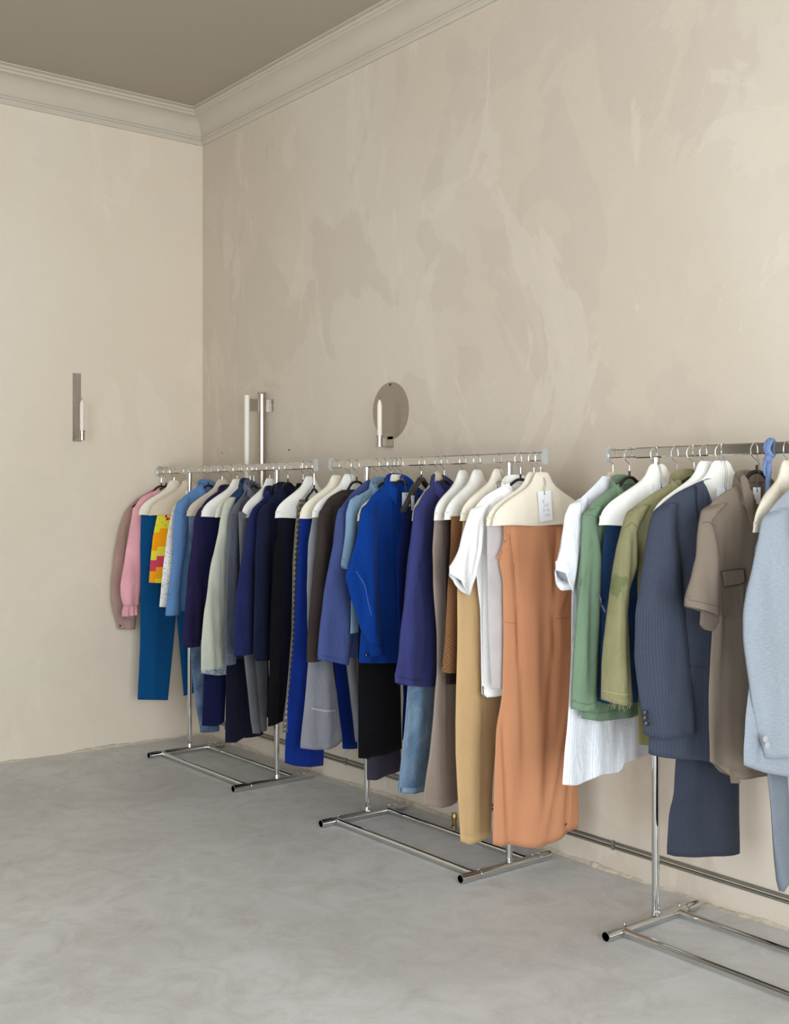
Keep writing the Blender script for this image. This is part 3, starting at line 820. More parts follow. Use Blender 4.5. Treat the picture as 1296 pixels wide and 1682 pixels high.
def trousers(cat, label, fr, m, legs, zt=1.328, b=0.017, amp=0.003, band=0.03, nc=0.0, kind='trousers', waist=True, fold=(30, 80), group=None, crease=True):
    """legs: list of dict(L=px list, R=px list | width tuple, hem=px list). second leg None -> mirror of first"""
    zmin = 9; built = []
    for g in legs:
        if g is None:
            g0 = built[0]; built.append(dict(L=lambda z, g0=g0: np.maximum(-g0['R'](z), g0['R'](z)+0.004), R=lambda z, g0=g0: np.minimum(-g0['L'](z), fr.smax), zb=g0['zb']+0.004, hem=None)); continue
        Lp = fr.pts(g['L'], nc); hem = fr.pts(g['hem'], nc) if g.get('hem') else None
        zb = min(q[1] for q in hem) if hem else min(q[1] for q in Lp)
        Lp = sorted(Lp, key=lambda q: -q[1]); 
        if Lp[0][1] < zt: Lp = [(Lp[0][0]+g.get('dt', 0.0), zt)]+Lp
        L = curve(Lp)
        if isinstance(g['R'], tuple):
            w0, w1 = g['R']; R = (lambda z, L=L, w0=w0, w1=w1, zb=zb: L(z)+w0+(w1-w0)*np.clip((zt-z)/(zt-zb), 0, 1))
        else:
            Rp = sorted(fr.pts(g['R'], nc), key=lambda q: -q[1])
            if Rp[0][1] < zt: Rp = [(min(Rp[0][0]+g.get('drt', 0.02), fr.smax), zt)]+Rp
            R = curve(Rp)
        built.append(dict(L=L, R=R, zb=zb, hem=hem))
    zmin = min(q['zb'] for q in built)
    r = empty(kind, (fr.x0, RY, zmin), fr.th); tag(r, label, cat, group)
    for i, q in enumerate(built):
        cr = ()
        if crease: 
            zz = q['zb']; cr = ((float(q['L'](1.2)+q['R'](1.2))/2, 1.28, float(q['L'](zz)+q['R'](zz))/2, zz, 0.006, 0.004),)
        lg = loft('trouser_leg', fr, r, m, q['L'], q['R'], zt-0.004, q['zb'], b=b, nc=nc-(0.004 if i else 0), amp=amp, cap=0.12, hem=q['hem'], band=band, M=56, N=50, k=fold, kz=3, creases=cr)
        if i == 0: LAST['leg'] = lg
    if waist:
        l = float(built[0]['L'](zt)); rr = max(float(q['R'](zt)) for q in built)
        loft('waistband', fr, r, m, lambda z: l-0.001+0*z, lambda z: rr+0.001+0*z, zt, zt-0.036, b=min(b+0.001, .013), nc=nc, amp=amp*.3, cap=0.02, M=48, N=8)
    return r

def drape(kind, cat, label, fr, m, L, R, hem=None, zt=1.325, b=0.018, amp=0.005, nc=0.0, part='skirt_panel', creases=(), band=0.012, k=(35, 90), wrinkle=0.0012, group=None, M=80, N=60, waist=True, kz=3):
    Lp = sorted(fr.pts(L, nc), key=lambda q: -q[1])
    if Lp[0][1] < zt: Lp = [(Lp[0][0], zt)]+Lp
    hp = fr.pts(hem, nc) if hem else None
    zb = min(q[1] for q in hp) if hp else Lp[-1][1]
    if isinstance(R, tuple): Rp = [(R[0], zt), (R[1], zb)]
    else:
        Rp = sorted(fr.pts(R, nc), key=lambda q: -q[1])
        if Rp[0][1] < zt: Rp = [(Rp[0][0], zt)]+Rp
    r = empty(kind, (fr.x0, RY, zb), fr.th); tag(r, label, cat, group)
    LAST['panel'] = loft(part, fr, r, m, curve(Lp), curve(Rp), zt, zb, b=b, nc=nc, amp=amp, cap=0.12, hem=hp, band=band, M=M, N=N, k=k, creases=creases, wrinkle=wrinkle, kz=kz)
    return r
# ================================================================== FAR RACK
G1 = Fr(265, 205, lo=0)
black_hanger(G1, 1.455, 'black hanger holding the dusty rose jacket at the far end of the far rack')
M1 = cloth('dusty_rose_cotton', rgb(178, 146, 134), weave=0.4)
r, zn, tip, hz = jacket('jacket', 'jacket', 'dusty rose cotton jacket hanging last, closest to the left wall', G1,
    [(250, 806), (222.7, 821), (207, 838), (196, 868), (188, 910), (183, 960), (182.5, 985), (186, 1003), (191, 1022), (194, 1034)], 3, M1, SR=[(232, 880), (230, 950), (226, 1000), (222, 1032)], hem_py=990, b=0.010, sb=0.016, snc=0.006, amp=.002, samp=.003, far=False)
rs = G1.pts([(191.5, 1021), (194.5, 1034.5), (222, 1029), (223, 1015)], 0.004)
cf = loft('cuff', G1, r, M1, curve([rs[0], rs[1]]), curve([rs[3], rs[2]]), max(rs[0][1], rs[3][1]), min(rs[1][1], rs[2][1]), b=0.025, nc=0.004, amp=0.001, cap=0.002, M=40, N=8)
seam(G1, r, LAST['sleeve'], (120, 92, 82), [(208, 860), (203, 920), (202, 980), (206, 1020)])
buttons(G1, cf, BRASS, [G1.pt(197, 1028, 0.03)], 0.006, 0.0285)

G2 = Fr(273, 225)
black_hanger(G2, 1.455, 'black hanger holding the pink blouse')
M2 = cloth('pink_crepe', rgb(242, 172, 184), wr=0.2)
r, zn, tip, hz = jacket('blouse', 'blouse', 'candy pink blouse with puffed long sleeve and ruffled cuff', G2,
    [(257, 805), (232, 816), (221, 832), (211, 880), (203, 930), (198, 962), (198.5, 980), (203, 996)], 3, M2, SR=[(240, 870), (234, 925), (231, 965), (226, 998)], hem_py=975, b=0.015, sb=0.027, snc=0.012, samp=0.003, band=0)
rs = G2.pts([(203.5, 995), (200, 1008), (219, 1011), (226, 997)], 0.012)
cu = G2.pts([(203.5, 994), (200.5, 1004), (225.5, 994), (225.5, 1010)], 0.012)
loft('ruffled_cuff', G2, r, M2, curve([cu[0], cu[1]]), curve([cu[2], cu[3]]), cu[0][1], cu[3][1], b=0.020, nc=0.012, amp=0.006, k=(160, 260), kz=5, cap=0.002, M=96, N=10)

G3 = Fr(286, 227, hw=0.211)
covered_hanger(G3, 'cream', 'cream cotton-covered hanger over the petrol blue trousers')
M3 = cloth('petrol_blue_wool', rgb(0, 78, 132), wr=0.12, var=0.04)
trousers('trousers', 'long petrol blue pressed trousers on the far rack', G3, M3, [
    dict(L=[(232, 848), (230, 892), (231, 942), (230, 1060), (226, 1149)], R=[(292, 900), (290, 1000), (288, 1021), (276, 1150)], hem=[(226, 1149), (252, 1149), (276, 1150)]),
    dict(L=[(291, 900), (291, 1015), (302, 1142)], R=[(318, 900), (318, 1000), (320, 1138)], hem=[(302, 1143), (319, 1137)])], b=0.013)

G4 = Fr(309, 244, hw=0.211)
covered_hanger(G4, 'beige', 'beige cotton-covered hanger over the yellow and orange print skirt')
M4 = cloth('abstract_print', (1, 1, 1, 1), pattern='blocks', wr=0.12)
drape('skirt', 'skirt', 'short straight skirt in yellow, orange and pink block print', G4, M4, [(259, 842), (251, 882), (247, 922), (244.5, 957)], (0.18, 0.2), hem=[(244.5, 957), (264, 957.6), (290, 957)], amp=0.003, b=0.014)
price_tag(G4, 0, 'small price tag hanging behind the collar of the floral blouse, above the yellow print skirt', w=0.026, h=0.028, n=0.033, zs=1.50, top=(309, 809))

G5 = Fr(332, 283)
covered_hanger(G5, 'cream', 'cream cotton-covered hanger with the small floral blouse over it')
M5 = cloth('small_floral_cotton', rgb(236, 230, 222), pattern='specks', scale=120, th=0.30, mix=0.8, wr=0.15)
drape('dress', 'dress', 'white dress with a tiny floral print between the yellow skirt and the light blue shirt', G5, M5,
    [(313, 803), (296, 818), (284, 836), (279, 855), (274, 882), (267, 942), (262, 997)], (0.06, 0.2), hem=[(262, 997), (274, 997), (300, 996)], zt=1.40, amp=0.003, b=0.020, part='dress_panel')

G6 = Fr(343, 293)
black_hanger(G6, 1.455, 'black hanger holding the light blue shirt')
M6 = cloth('light_blue_chambray', rgb(88, 130, 186), pattern='twill', c2=rgb(110, 150, 200), wr=0.45)
r, zn, tip, hz = jacket('shirt', 'shirt', 'light blue chambray shirt with long buttoned sleeve', G6,
    [(327, 797), (312, 807), (293, 823), (287, 840), (285, 880), (283, 922), (278, 960), (275, 985)], 3, M6, SR=[(309, 850), (307, 895), (300, 930), (295, 985)], hem_py=1004, b=0.016, sb=0.020, col=True, cargs=dict(a=0.062, bb=0.03, stand=0.03), band=0.015, screases=())
seam(G6, r, LAST['sleeve'], (62, 92, 138), [(289, 838), (298, 845), (306, 862)])
seam(G6, r, LAST['sleeve'], (56, 84, 130), [(306, 900), (299, 920), (294, 950), (296, 980)], r=.0016)
cu = G6.pts([(275, 983), (272, 1006), (295.5, 985), (294.5, 1009)], 0.012)
loft('cuff', G6, r, M6, curve([cu[0], cu[1]]), curve([cu[2], cu[3]]), cu[0][1], cu[3][1], b=0.022, nc=0.012, amp=0.001, cap=0.002, M=48, N=10)

G7 = Fr(365, 306, hw=0.211)
covered_hanger(G7, 'beige', 'beige cotton-covered hanger over the faded blue jeans')
M7 = cloth('acid_wash_denim', rgb(42, 66, 98), pattern='denim', c2=rgb(140, 165, 190), mix=0.75)
trousers('trousers', 'mottled washed blue jeans, hem turned up, reaching low by the left post', G7, M7, [
    dict(L=[(310, 848), (311, 950), (312, 1073), (320, 1151), (329, 1203)], R=(0.15, 0.115), hem=[(329, 1203), (351, 1202)]), None], b=0.014, crease=False)

G8 = Fr(380, 329)
black_hanger(G8, 1.455, 'black hanger holding the plum navy jacket')
M8 = cloth('plum_navy_cotton', rgb(42, 36, 74), weave=0.4)
G8r, *_ = jacket('jacket', 'jacket', 'dark plum navy work jacket whose sleeve hangs over the left post', G8,
    [(358, 803), (341, 818), (329, 834), (320, 852), (316, 892), (309, 942), (302, 1022), (300, 1064)], 3, M8, SR=[(341, 880), (338, 950), (332, 1010), (328, 1069)], hem_py=1050, b=0.015, sb=0.022, col=True, cargs=dict(stand=0.02))

seam(G8, G8r, LAST['sleeve'], (20, 16, 40), [(302, 1052), (328, 1057)])
G9 = Fr(389.5, 330, hw=0.211)
covered_hanger(G9, 'white', 'off-white cotton-covered hanger over the dark navy velvet trousers')
M9 = cloth('navy_velvet', rgb(24, 27, 66), wr=0.15)
trousers('trousers', 'deep navy wide trousers hanging below the pale bleached jacket sleeve', G9, M9, [
    dict(L=[(332, 850), (334, 950), (335, 1108), (332, 1192)], R=(0.14, 0.13), hem=[(332, 1192), (352, 1192), (371, 1185)]), None], b=0.014)

G10 = Fr(402, 361, hw=0.18, lo=-10, hi=34)
covered_hanger(G10, 'cream', 'cream cotton-covered hanger half hidden behind the denim jacket collar')
M10 = cloth('navy_pinstripe', rgb(26, 28, 50), pattern='pin', c2=rgb(70, 74, 98), freq=160, mix=0.5)
trousers('trousers', 'dark navy pinstripe trousers with the lowest hem on the far rack', G10, M10, [
    dict(L=[(366, 850), (370, 960), (371, 1096), (370, 1220)], R=(0.15, 0.14), hem=[(370, 1220), (385, 1219), (408, 1207)]), None], b=0.013)

G11 = Fr(411, 369, hi=34)
black_hanger(G11, 1.452, 'black hanger holding the bleached denim jacket')
M11 = cloth('indigo_denim', rgb(28, 52, 86), pattern='denim', c2=rgb(66, 96, 130), mix=0.6)
M11s = cloth('bleached_denim', rgb(198, 202, 188), pattern='denim', c2=rgb(216, 214, 190), mix=0.5, hemcol=rgb(70, 104, 146), hemz=G11.pt(350, 1094)[1], fs=5)
G11r, *_ = jacket('jacket', 'denim jacket', 'denim jacket with dark shoulders and bleached pale sleeve', G11,
    [(404, 795), (388, 805), (371, 822), (364, 848), (358, 880), (348, 922), (336, 1003), (331.5, 1060), (330.6, 1106)], 3, M11, SR=[(378, 850), (375, 900), (373, 1003), (371, 1109)], hem=[(350, 1085), (372, 1085)], b=0.015, sb=0.020, snc=0.008, sm=M11s, col=True, cargs=dict(a=0.058, bb=0.03, stand=0.028), far=False, slh=[(330.6, 1106), (350, 1109), (371, 1108)])

seam(G11, G11r, LAST['sleeve'], (226, 222, 200), [(331, 1095), (350, 1098), (371, 1097)])
seam(G11, G11r, LAST['sleeve'], (200, 196, 170), [(364, 846), (372, 852), (377, 860)])
G12 = Fr(417, 382, hi=34)
black_hanger(G12, 1.452, 'black hanger holding the grey chambray shirt')
M12 = cloth('grey_chambray', rgb(92, 96, 112), pattern='melange', c2=rgb(126, 130, 142), wr=0.4)
G12r, *_ = jacket('shirt', 'shirt', 'grey chambray shirt with narrow long sleeve next to the bleached denim sleeve', G12,
    [(425, 797), (400, 811), (384, 831), (378, 852), (374, 890), (371, 960), (369, 1050), (371, 1093)], 3, M12, SR=[(393, 870), (390, 950), (387, 1040), (386, 1092)], hem_py=1050, b=0.013, sb=0.017, snc=0.006, col=True, cargs=dict(a=0.058, bb=0.028, stand=0.026), far=False)

seam(G12, G12r, LAST['sleeve'], (150, 152, 160), [(371, 1076), (386, 1076)])
seam(G12, G12r, LAST['sleeve'], (70, 72, 84), [(378, 850), (386, 846), (394, 850)])
G13 = Fr(443, 396, hw=0.211, hi=34)
covered_hanger(G13, 'white', 'off-white cotton-covered hanger over the mid grey trousers')
M13 = cloth('mid_grey_cotton', rgb(112, 113, 118), pattern='splash', c2=rgb(150, 150, 155))
trousers('trousers', 'mid grey cotton work trousers with pale hem edge behind the indigo jacket', G13, M13, [
    dict(L=[(392, 848), (396, 960), (401.5, 1082), (412, 1184), (416, 1205)], R=(0.10, 0.055), hem=[(416, 1205), (426, 1204)]),
    dict(L=[(412, 1000), (417, 1090), (424, 1170), (427, 1200)], R=[(440, 1000), (440.5, 1086), (439, 1200)], hem=[(427, 1202), (439, 1200)])], b=0.014, crease=False)

G14 = Fr(454, 413)
black_hanger(G14, 1.455, 'black hanger holding the indigo work jacket')
M14 = cloth('indigo_cotton', rgb(38, 44, 92), weave=0.45)
G14r, *_ = jacket('jacket', 'jacket', 'indigo cotton work jacket with straight sleeve beside the darker navy jacket', G14,
    [(451, 806), (436, 816), (419, 832), (411, 850), (402, 895), (393, 942), (386, 1003), (384, 1050), (386, 1078)], 3, M14, SR=[(424, 870), (420, 950), (417, 1010), (414, 1080)], hem_py=1060, b=0.017, sb=0.022, col=True, cargs=dict(stand=0.022))

seam(G14, G14r, LAST['sleeve'], (24, 28, 62), [(385, 1066), (414, 1070)])
seam(G14, G14r, LAST['sleeve'], (24, 28, 62), [(412, 850), (420, 846), (426, 856)])
G15 = Fr(473, 427)
black_hanger(G15, 1.462, 'black hanger showing above the midnight navy jacket by the near post of the far rack')
M15 = cloth('midnight_navy_wool', rgb(30, 36, 62))
jacket('jacket', 'jacket', 'midnight navy plain jacket ending level with the indigo one', G15,
    [(470, 800), (447, 817), (430, 833), (424, 850), (420, 902), (418, 983), (416, 1040), (416, 1085)], 3, M15, SR=[(442, 880), (441, 960), (440, 1030), (441, 1085)], hem=[(430, 1085), (457, 1085), (480, 1083)], b=0.017, sb=0.018, col=True, cargs=dict(stand=0.022))

G16 = Fr(498, 460, lo=-10)
black_hanger(G16, 1.455, 'black hanger holding the black coat')
M16 = cloth('black_wool', rgb(20, 20, 26))
jacket('coat', 'coat', 'long black coat showing only between the navy jacket and the chrome post', G16,
    [(494, 795), (482, 810), (470, 836), (462, 870), (454, 905), (446, 980), (442, 1080), (442, 1100)], 3, M16, sw=(0.11, 0.10), hem=[(441, 1194), (457, 1188), (470, 1180)], BL=[(450, 900), (444, 1060), (441, 1190)], b=0.008, sb=0.007, snc=-0.008, far=False)

G17 = Fr(509, 452, hw=0.211)
covered_hanger(G17, 'white', 'off-white cotton-covered hanger next to the last hook of the far rack', ztop=1.492)
M17 = cloth('blue_black_twill', rgb(22, 22, 40))
r = drape('skirt', 'skirt', 'blue-black wrap skirt under the off-white hanger cover at the near end of the far rack', G17, M17,
    [(456, 855), (457, 950), (458, 1060), (457, 1150)], (0.17, 0.19), hem=[(457, 1158), (472, 1152), (500, 1140)], amp=0.006, b=0.016, part='skirt_panel')
ps = G17.pts([(457, 992), (478, 985), (478, 988), (457, 995)], 0.02)
price_tag(G17, 0, 'price tag with thin grey string at the near end of the far rack', w=0.03, h=0.045, n=0.036, zs=1.51, top=(489, 836), tilt=0.05)

G18 = Fr(516, 490, hw=0.20, lo=-10, hi=40)
M18 = cloth('taupe_polka_dot', rgb(122, 116, 108), pattern='dots', c2=rgb(205, 200, 192), wr=0.15)
black_hanger(G18, 1.43, 'hanger of the taupe polka dot dress, at the near end of the far rack')
drape('dress', 'dress', 'narrow taupe dress with pale polka dots beside the royal blue trousers', G18, M18,
    [(502, 800), (492, 815), (488, 840), (485, 870), (481, 922), (479, 1040), (474, 1110), (464, 1203)], (-0.05, -0.02), hem=[(464, 1203), (476, 1203), (490, 1200)], zt=1.385, amp=0.002, b=0.012, part='dress_panel')

# ================================================================== MIDDLE RACK
H1 = Fr(553, 492, hw=0.211)
covered_hanger(H1, 'cream', 'cream cotton-covered hanger over the royal blue trousers', ztop=1.495)
N1 = cloth('royal_blue_cotton', rgb(10, 42, 124), weave=0.4, wr=0.4)
trousers('trousers', 'royal blue wide work trousers at the far end of the middle rack', H1, N1, [
    dict(L=[(493, 855), (489, 922), (485, 1003), (483, 1060), (479, 1090), (472, 1166), (468, 1252)], R=[(530, 900), (530, 1100), (532, 1233), (531, 1258)], hem=[(468, 1253), (480, 1257), (505, 1259), (531, 1257)]),
    dict(L=[(545, 900), (550, 1093), (564, 1228)], R=[(575, 900), (575, 1093), (588, 1229)], hem=[(564, 1230), (588, 1229)])], b=0.018, crease=False, nc=-.004)

H2 = Fr(573, 512, hw=0.211)
covered_hanger(H2, 'white', 'white cotton-covered hanger over the light grey worn trousers', ztop=1.498)
N2 = cloth('grey_work_cotton', rgb(138, 138, 146), pattern='splash', c2=rgb(200, 200, 205), weave=0.5, wr=0.45)
r = trousers('trousers', 'light grey paint-flecked work trousers with a knee pocket, below the brown sweatshirt', H2, N2, [
    dict(L=[(514, 848), (506, 892), (504, 963), (505, 1040), (506, 1088), (500, 1166), (494, 1229)], R=[(548, 900), (547, 1090), (552, 1131), (562, 1218)], hem=[(494, 1229), (515, 1231), (536, 1230), (550, 1226), (562, 1216)]),
    dict(L=[(563, 1000), (570, 1090), (586, 1218)], R=[(585, 1000), (587, 1100), (596, 1210)], hem=[(586, 1219), (596, 1212)])], b=0.017, crease=False)
pk = H2.pts([(513, 1162), (532, 1166), (553, 1166), (553, 1169), (532, 1169.5), (513, 1165.5)], 0.02)
patch('pocket_edge', H2, r, cloth('worn_pocket_edge', rgb(168, 168, 174)), pk, 0.0165, 0.0025, on=LAST['leg'])
price_tag(H2, 0, 'white price tag hanging in the neck of the brown sweatshirt', w=0.050, h=0.060, n=0.028, zs=1.52, top=(574, 806))

H3 = Fr(586, 527)
black_hanger(H3, 1.462, 'black hanger in the neck of the brown sweatshirt', slope=0.10)
N3 = cloth('dark_brown_jersey', rgb(66, 56, 52), wr=0.3)
r, zn, tip, hz = jacket('sweatshirt', 'sweatshirt', 'dark brown crew-neck sweatshirt', H3,
    [(556, 806), (540, 816), (527, 837), (523, 861), (520, 900), (516, 935), (509, 1000), (505.5, 1050), (504.6, 1087)], 3, N3, SR=[(545, 880), (541, 960), (540, 1030), (532, 1087)], hem_py=1075, b=0.017, sb=0.021, neck=0.085)
seam(H3, r, LAST['sleeve'], (40, 32, 30), [(524, 843), (532, 842), (544, 850)])
seam(H3, r, LAST['sleeve'], (40, 32, 30), [(505, 1078), (531, 1079)])
b = MB(); zz = zn-hz
b.tube([(0.022*math.cos(a)*1.0, 0.086*math.sin(a), zz-0.006-0.012*(1+math.cos(a))) for a in np.linspace(0, 2*math.pi, 33)], 0.008, 10, cap=False)
b.build('neck_rib', N3, r)

H4 = Fr(619, 560)
black_hanger(H4, 1.455, 'black hanger of the washed indigo jacket')
N4 = cloth('washed_indigo', rgb(62, 74, 126), pattern='twill', c2=rgb(78, 92, 148), weave=0.6, wr=0.55)
H4r, *_ = jacket('jacket', 'jacket', 'washed indigo work jacket with wide pale blue sleeve, right of the brown sweatshirt', H4,
    [(600, 790), (578, 809), (559, 834), (553, 857), (547, 900), (532, 973), (524, 1050), (522, 1084)], 3, N4, SR=[(574, 880), (580, 960), (583, 1020), (580, 1055), (572, 1093)], hem=[(570, 1080), (590, 1080)], b=0.017, sb=0.026, snc=0.012, slh=[(523, 1084), (535, 1086), (555, 1089), (572, 1093)])

seam(H4, H4r, LAST['sleeve'], (46, 54, 100), [(556, 842), (564, 840), (574, 850)])
seam(H4, H4r, LAST['sleeve'], (46, 54, 100), [(524, 1076), (545, 1080), (573, 1085)])
H5 = Fr(632, 573)
black_hanger(H5, 1.455, 'black hanger of the pale blue short-sleeved shirt')
N5 = cloth('pale_blue_poplin', rgb(126, 156, 184), wr=0.15)
jacket('shirt', 'shirt', 'pale blue short-sleeved shirt with pointed collar', H5,
    [(612, 796), (603, 806), (577, 820), (570, 842), (568, 872), (565, 900), (561.5, 930)], 3, N5, SR=[(586, 850), (585, 880), (582, 900), (569.5, 935)], hem_py=1040, b=0.014, sb=0.017, snc=0.010, w=0.2, col=True, cargs=dict(a=0.064, bb=0.03, stand=0.032), band=0.012, slh=[(561.5, 930), (569.5, 935), (578, 930)])

H6b = Fr(643, 604, hw=0.16, lo=-5, hi=35)
N6b = cloth('aubergine_stripe', rgb(66, 60, 76), pattern='pin', c2=rgb(92, 86, 100), freq=130, mix=0.6)
black_hanger(H6b, 1.45, 'hanger almost hidden behind the cream cover, of the aubergine striped trousers')
trousers('trousers', 'aubergine striped trousers whose hem shows below the black skirt', H6b, N6b, [
    dict(L=[(600, 870), (600, 1100), (603, 1281)], R=[(640, 870), (655, 1100), (659, 1265)], hem=[(603, 1281), (614, 1281), (635, 1272), (659, 1265)])], b=0.012, crease=False)

H6 = Fr(650, 587, hw=0.211)
covered_hanger(H6, 'cream', 'cream cotton-covered hanger behind the bright blue jacket', ztop=1.492, b=0.018)
N6 = cloth('black_twill', rgb(18, 18, 22), wr=0.15)
drape('skirt', 'skirt', 'long plain black skirt below the bright blue jacket', H6, N6,
    [(590, 850), (589, 1000), (588, 1090), (588, 1245)], [(650, 850), (655, 1000), (660, 1229)], hem=[(588, 1245), (603, 1246), (606, 1243), (635, 1238), (661, 1229)], amp=0.003, b=0.015, band=0)

H7 = Fr(658, 598)
black_hanger(H7, 1.462, 'black hanger in the collar of the bright blue jacket')
N7 = cloth('bright_blue_moleskin', rgb(0, 52, 134), pattern='twill', c2=rgb(2, 64, 152), weave=0.5, wr=0.45)
r, zn, tip, hz = jacket('jacket', 'jacket', 'bright cobalt blue work jacket with bent sleeve and buttoned cuff', H7,
    [(636, 792), (616, 808), (598, 832), (592, 860), (584, 892), (575, 922), (567.5, 946), (577, 985), (592, 1030), (605, 1060)], 3, N7, SR=[(624, 860), (619, 900), (621, 950), (626, 1010), (626, 1060)], hem=[(590, 1089), (620, 1089), (652, 1088), (665, 1086)], b=0.018, sb=0.028, snc=0.016,
    BL=[(600, 900), (596, 1000), (590, 1088)], col=True, cargs=dict(a=0.066, bb=0.032, stand=0.036, fall=0.036, point=0.03), band=0.012, sband=0.0,
    screases=(tuple(Fr(658, 598).pt(585, 930, .016))+tuple(Fr(658, 598).pt(603, 1010, .016))+(0.010, 0.010),))
seam(H7, r, LAST['sleeve'], (110, 140, 190), [(582, 938), (592, 960), (597, 985), (602, 1010)], r=.0007)
seam(H7, r, LAST['sleeve'], (0, 36, 100), [(598, 840), (610, 838), (620, 850)])
seam(H7, r, LAST['body'], (0, 30, 90), [(645, 810), (648, 900), (652, 1000), (654, 1085)])
cu = H7.pts([(605, 1056), (609, 1079), (626, 1056), (630, 1074)], 0.016)
cf = loft('cuff', H7, r, N7, curve([cu[0], cu[1]]), curve([cu[2], cu[3]]), cu[0][1], cu[1][1], b=0.020, nc=0.016, amp=0.001, cap=0.002, M=48, N=10, hem=[cu[1], cu[3]])
buttons(H7, cf, BRASS, [H7.pt(604, 1076, 0.035)], 0.007, 0.032)
pl = H7.pts([(657, 838), (663, 836), (660, 900), (662, 1000), (664, 1086), (657, 1086), (655, 1000), (653, 900)], 0.024)
patch('button_placket', H7, r, N7, pl, 0.020, 0.003, on=LAST['body'])
price_tag(H7, 0, 'white price tag in the neck of the bright blue jacket', w=0.046, h=0.075, n=0.034, zs=1.51, top=(667, 813))

H8 = Fr(692, 662, hw=0.2, lo=-10, hi=45)
black_hanger(H8, 1.468, 'glossy black broad-shouldered hanger with a chrome clip hole, half bare', slope=0.125, span=0.2, thick=0.012, gloss=True)
N8 = cloth('deep_blue_drill', rgb(8, 26, 94), weave=0.4)
drape('trousers', 'trousers', 'deep blue drill trousers under the glossy black hanger', H8, N8,
    [(662, 848), (655, 892), (653, 910), (654, 980), (659, 1040), (664, 1150), (662, 1200)], (0.12, 0.14), hem=[(662, 1215), (680, 1210), (700, 1205)], zt=1.36, amp=0.006, b=0.013, part='trouser_panel')
price_tag(H8, 0, 'white price tag edge beside the glossy black hanger', w=0.03, h=0.06, n=0.012, zs=1.46, top=(678, 818))

H9 = Fr(719, 677, hw=0.211)
covered_hanger(H9, 'beige', 'beige cotton-covered hanger over the light blue jeans', ztop=1.498)
N9 = cloth('light_blue_denim', rgb(76, 112, 152), pattern='denim', c2=rgb(160, 190, 214), mix=0.85, fs=6)
N9s = cloth('pale_denim_edge', rgb(160, 188, 212), pattern='denim', c2=rgb(90, 128, 168), mix=0.7)
r = trousers('trousers', 'light blue faded jeans with pale seam and hem', H9, N9, [
    dict(L=[(678, 850), (676, 950), (672, 1090), (670, 1126), (664, 1202), (655, 1302)], R=[(716, 900), (714, 1153), (706, 1230), (699, 1298)], hem=[(655, 1302), (675, 1303), (699, 1298)]), ], b=0.019, crease=False, nc=-0.006)
e0 = H9.pts([(672, 1090), (670, 1126), (664, 1202), (655.5, 1301), (659, 1301), (667.5, 1202), (673, 1126), (675, 1090)], 0.01)
patch('side_seam', H9, r, N9s, e0, 0.009, 0.002, on=LAST['leg'])
hb = H9.pts([(656, 1293), (675, 1295), (700, 1290), (699, 1297), (675, 1302), (655.5, 1301)], 0.01)
patch('hem_band', H9, r, N9s, hb, 0.009, 0.002, on=LAST['leg'])

H10 = Fr(730, 684)
black_hanger(H10, 1.462, 'black hanger in the collar of the violet blue jacket')
N10 = cloth('violet_blue_cotton', rgb(52, 56, 112), pattern='twill', c2=rgb(66, 70, 130), weave=0.5, wr=0.4)
H10r, *_ = jacket('jacket', 'jacket', 'violet blue work jacket with long sleeve left of the taupe trousers', H10,
    [(710, 791), (697, 808), (685, 832), (681, 861), (677, 890), (672, 930), (664, 1000), (657, 1070), (648.7, 1121)], 3, N10, SR=[(697, 870), (684.5, 934), (694, 990), (698, 1040), (696, 1080), (690, 1127)], hem=[(690, 1128), (712, 1127), (720, 1126)], b=0.017, sb=0.024, snc=0.012,
    BL=[(690, 900), (688, 1000), (688, 1120)], col=True, cargs=dict(a=0.064, bb=0.03, stand=0.03, fall=0.03), slh=[(648.7, 1121), (668, 1126), (690, 1128)])

seam(H10, H10r, LAST['sleeve'], (36, 38, 84), [(682, 850), (690, 852), (697, 866)])
seam(H10, H10r, LAST['sleeve'], (34, 36, 80), [(650, 1111), (670, 1115), (691, 1118)])
H11 = Fr(760, 713, hw=0.211)
covered_hanger(H11, 'white', 'white cotton-covered hanger over the taupe trousers', ztop=1.502)
N11 = cloth('taupe_wool', rgb(160, 142, 130), wr=0.2, var=0.04)
trousers('trousers', 'long taupe trousers left of the tweed', H11, N11, [
    dict(L=[(714, 849), (711, 902), (712, 963), (718, 1043), (718, 1105), (708, 1224), (696.4, 1322)], R=[(748, 900), (752, 1100), (752, 1200), (750, 1316)], hem=[(696.4, 1322), (718, 1326), (735, 1322), (752, 1316)])], b=0.018, nc=-0.004)

H12 = Fr(784, 731, hw=0.211)
covered_hanger(H12, 'white', 'white cotton-covered hanger over the brown tweed', ztop=1.502)
N12b = cloth('dark_brown_leather', rgb(62, 50, 48), wr=0.5, sheen=0, rough=0.55)
H12b = H12
r = drape('skirt', 'skirt', 'dark brown leather skirt with pocket, tucked behind the tweed', H12, N12b,
    [(733, 852), (732, 920), (732, 1050), (732, 1124)], (0.05, 0.06), hem=[(732, 1124), (752, 1124), (770, 1122)], amp=0.002, b=0.008, nc=-0.010)
seam(H12, r, LAST['panel'], (110, 100, 96), [(733, 872), (741, 874)])
H12t = Fr(790, 741, hw=0.19)
N12 = cloth('brown_herringbone_tweed', rgb(66, 40, 26), pattern='herring', c2=rgb(196, 140, 92), wr=0.2)
drape('tweed_skirt', 'skirt', 'brown herringbone tweed skirt between taupe and camel trousers', H12t, N12,
    [(741, 853), (740, 902), (735, 973), (731, 1060), (725.5, 1105)], (0.10, 0.14), hem=[(725.5, 1105), (740, 1106), (752, 1104), (770, 1102)], amp=0.005, b=0.010, nc=0.006)

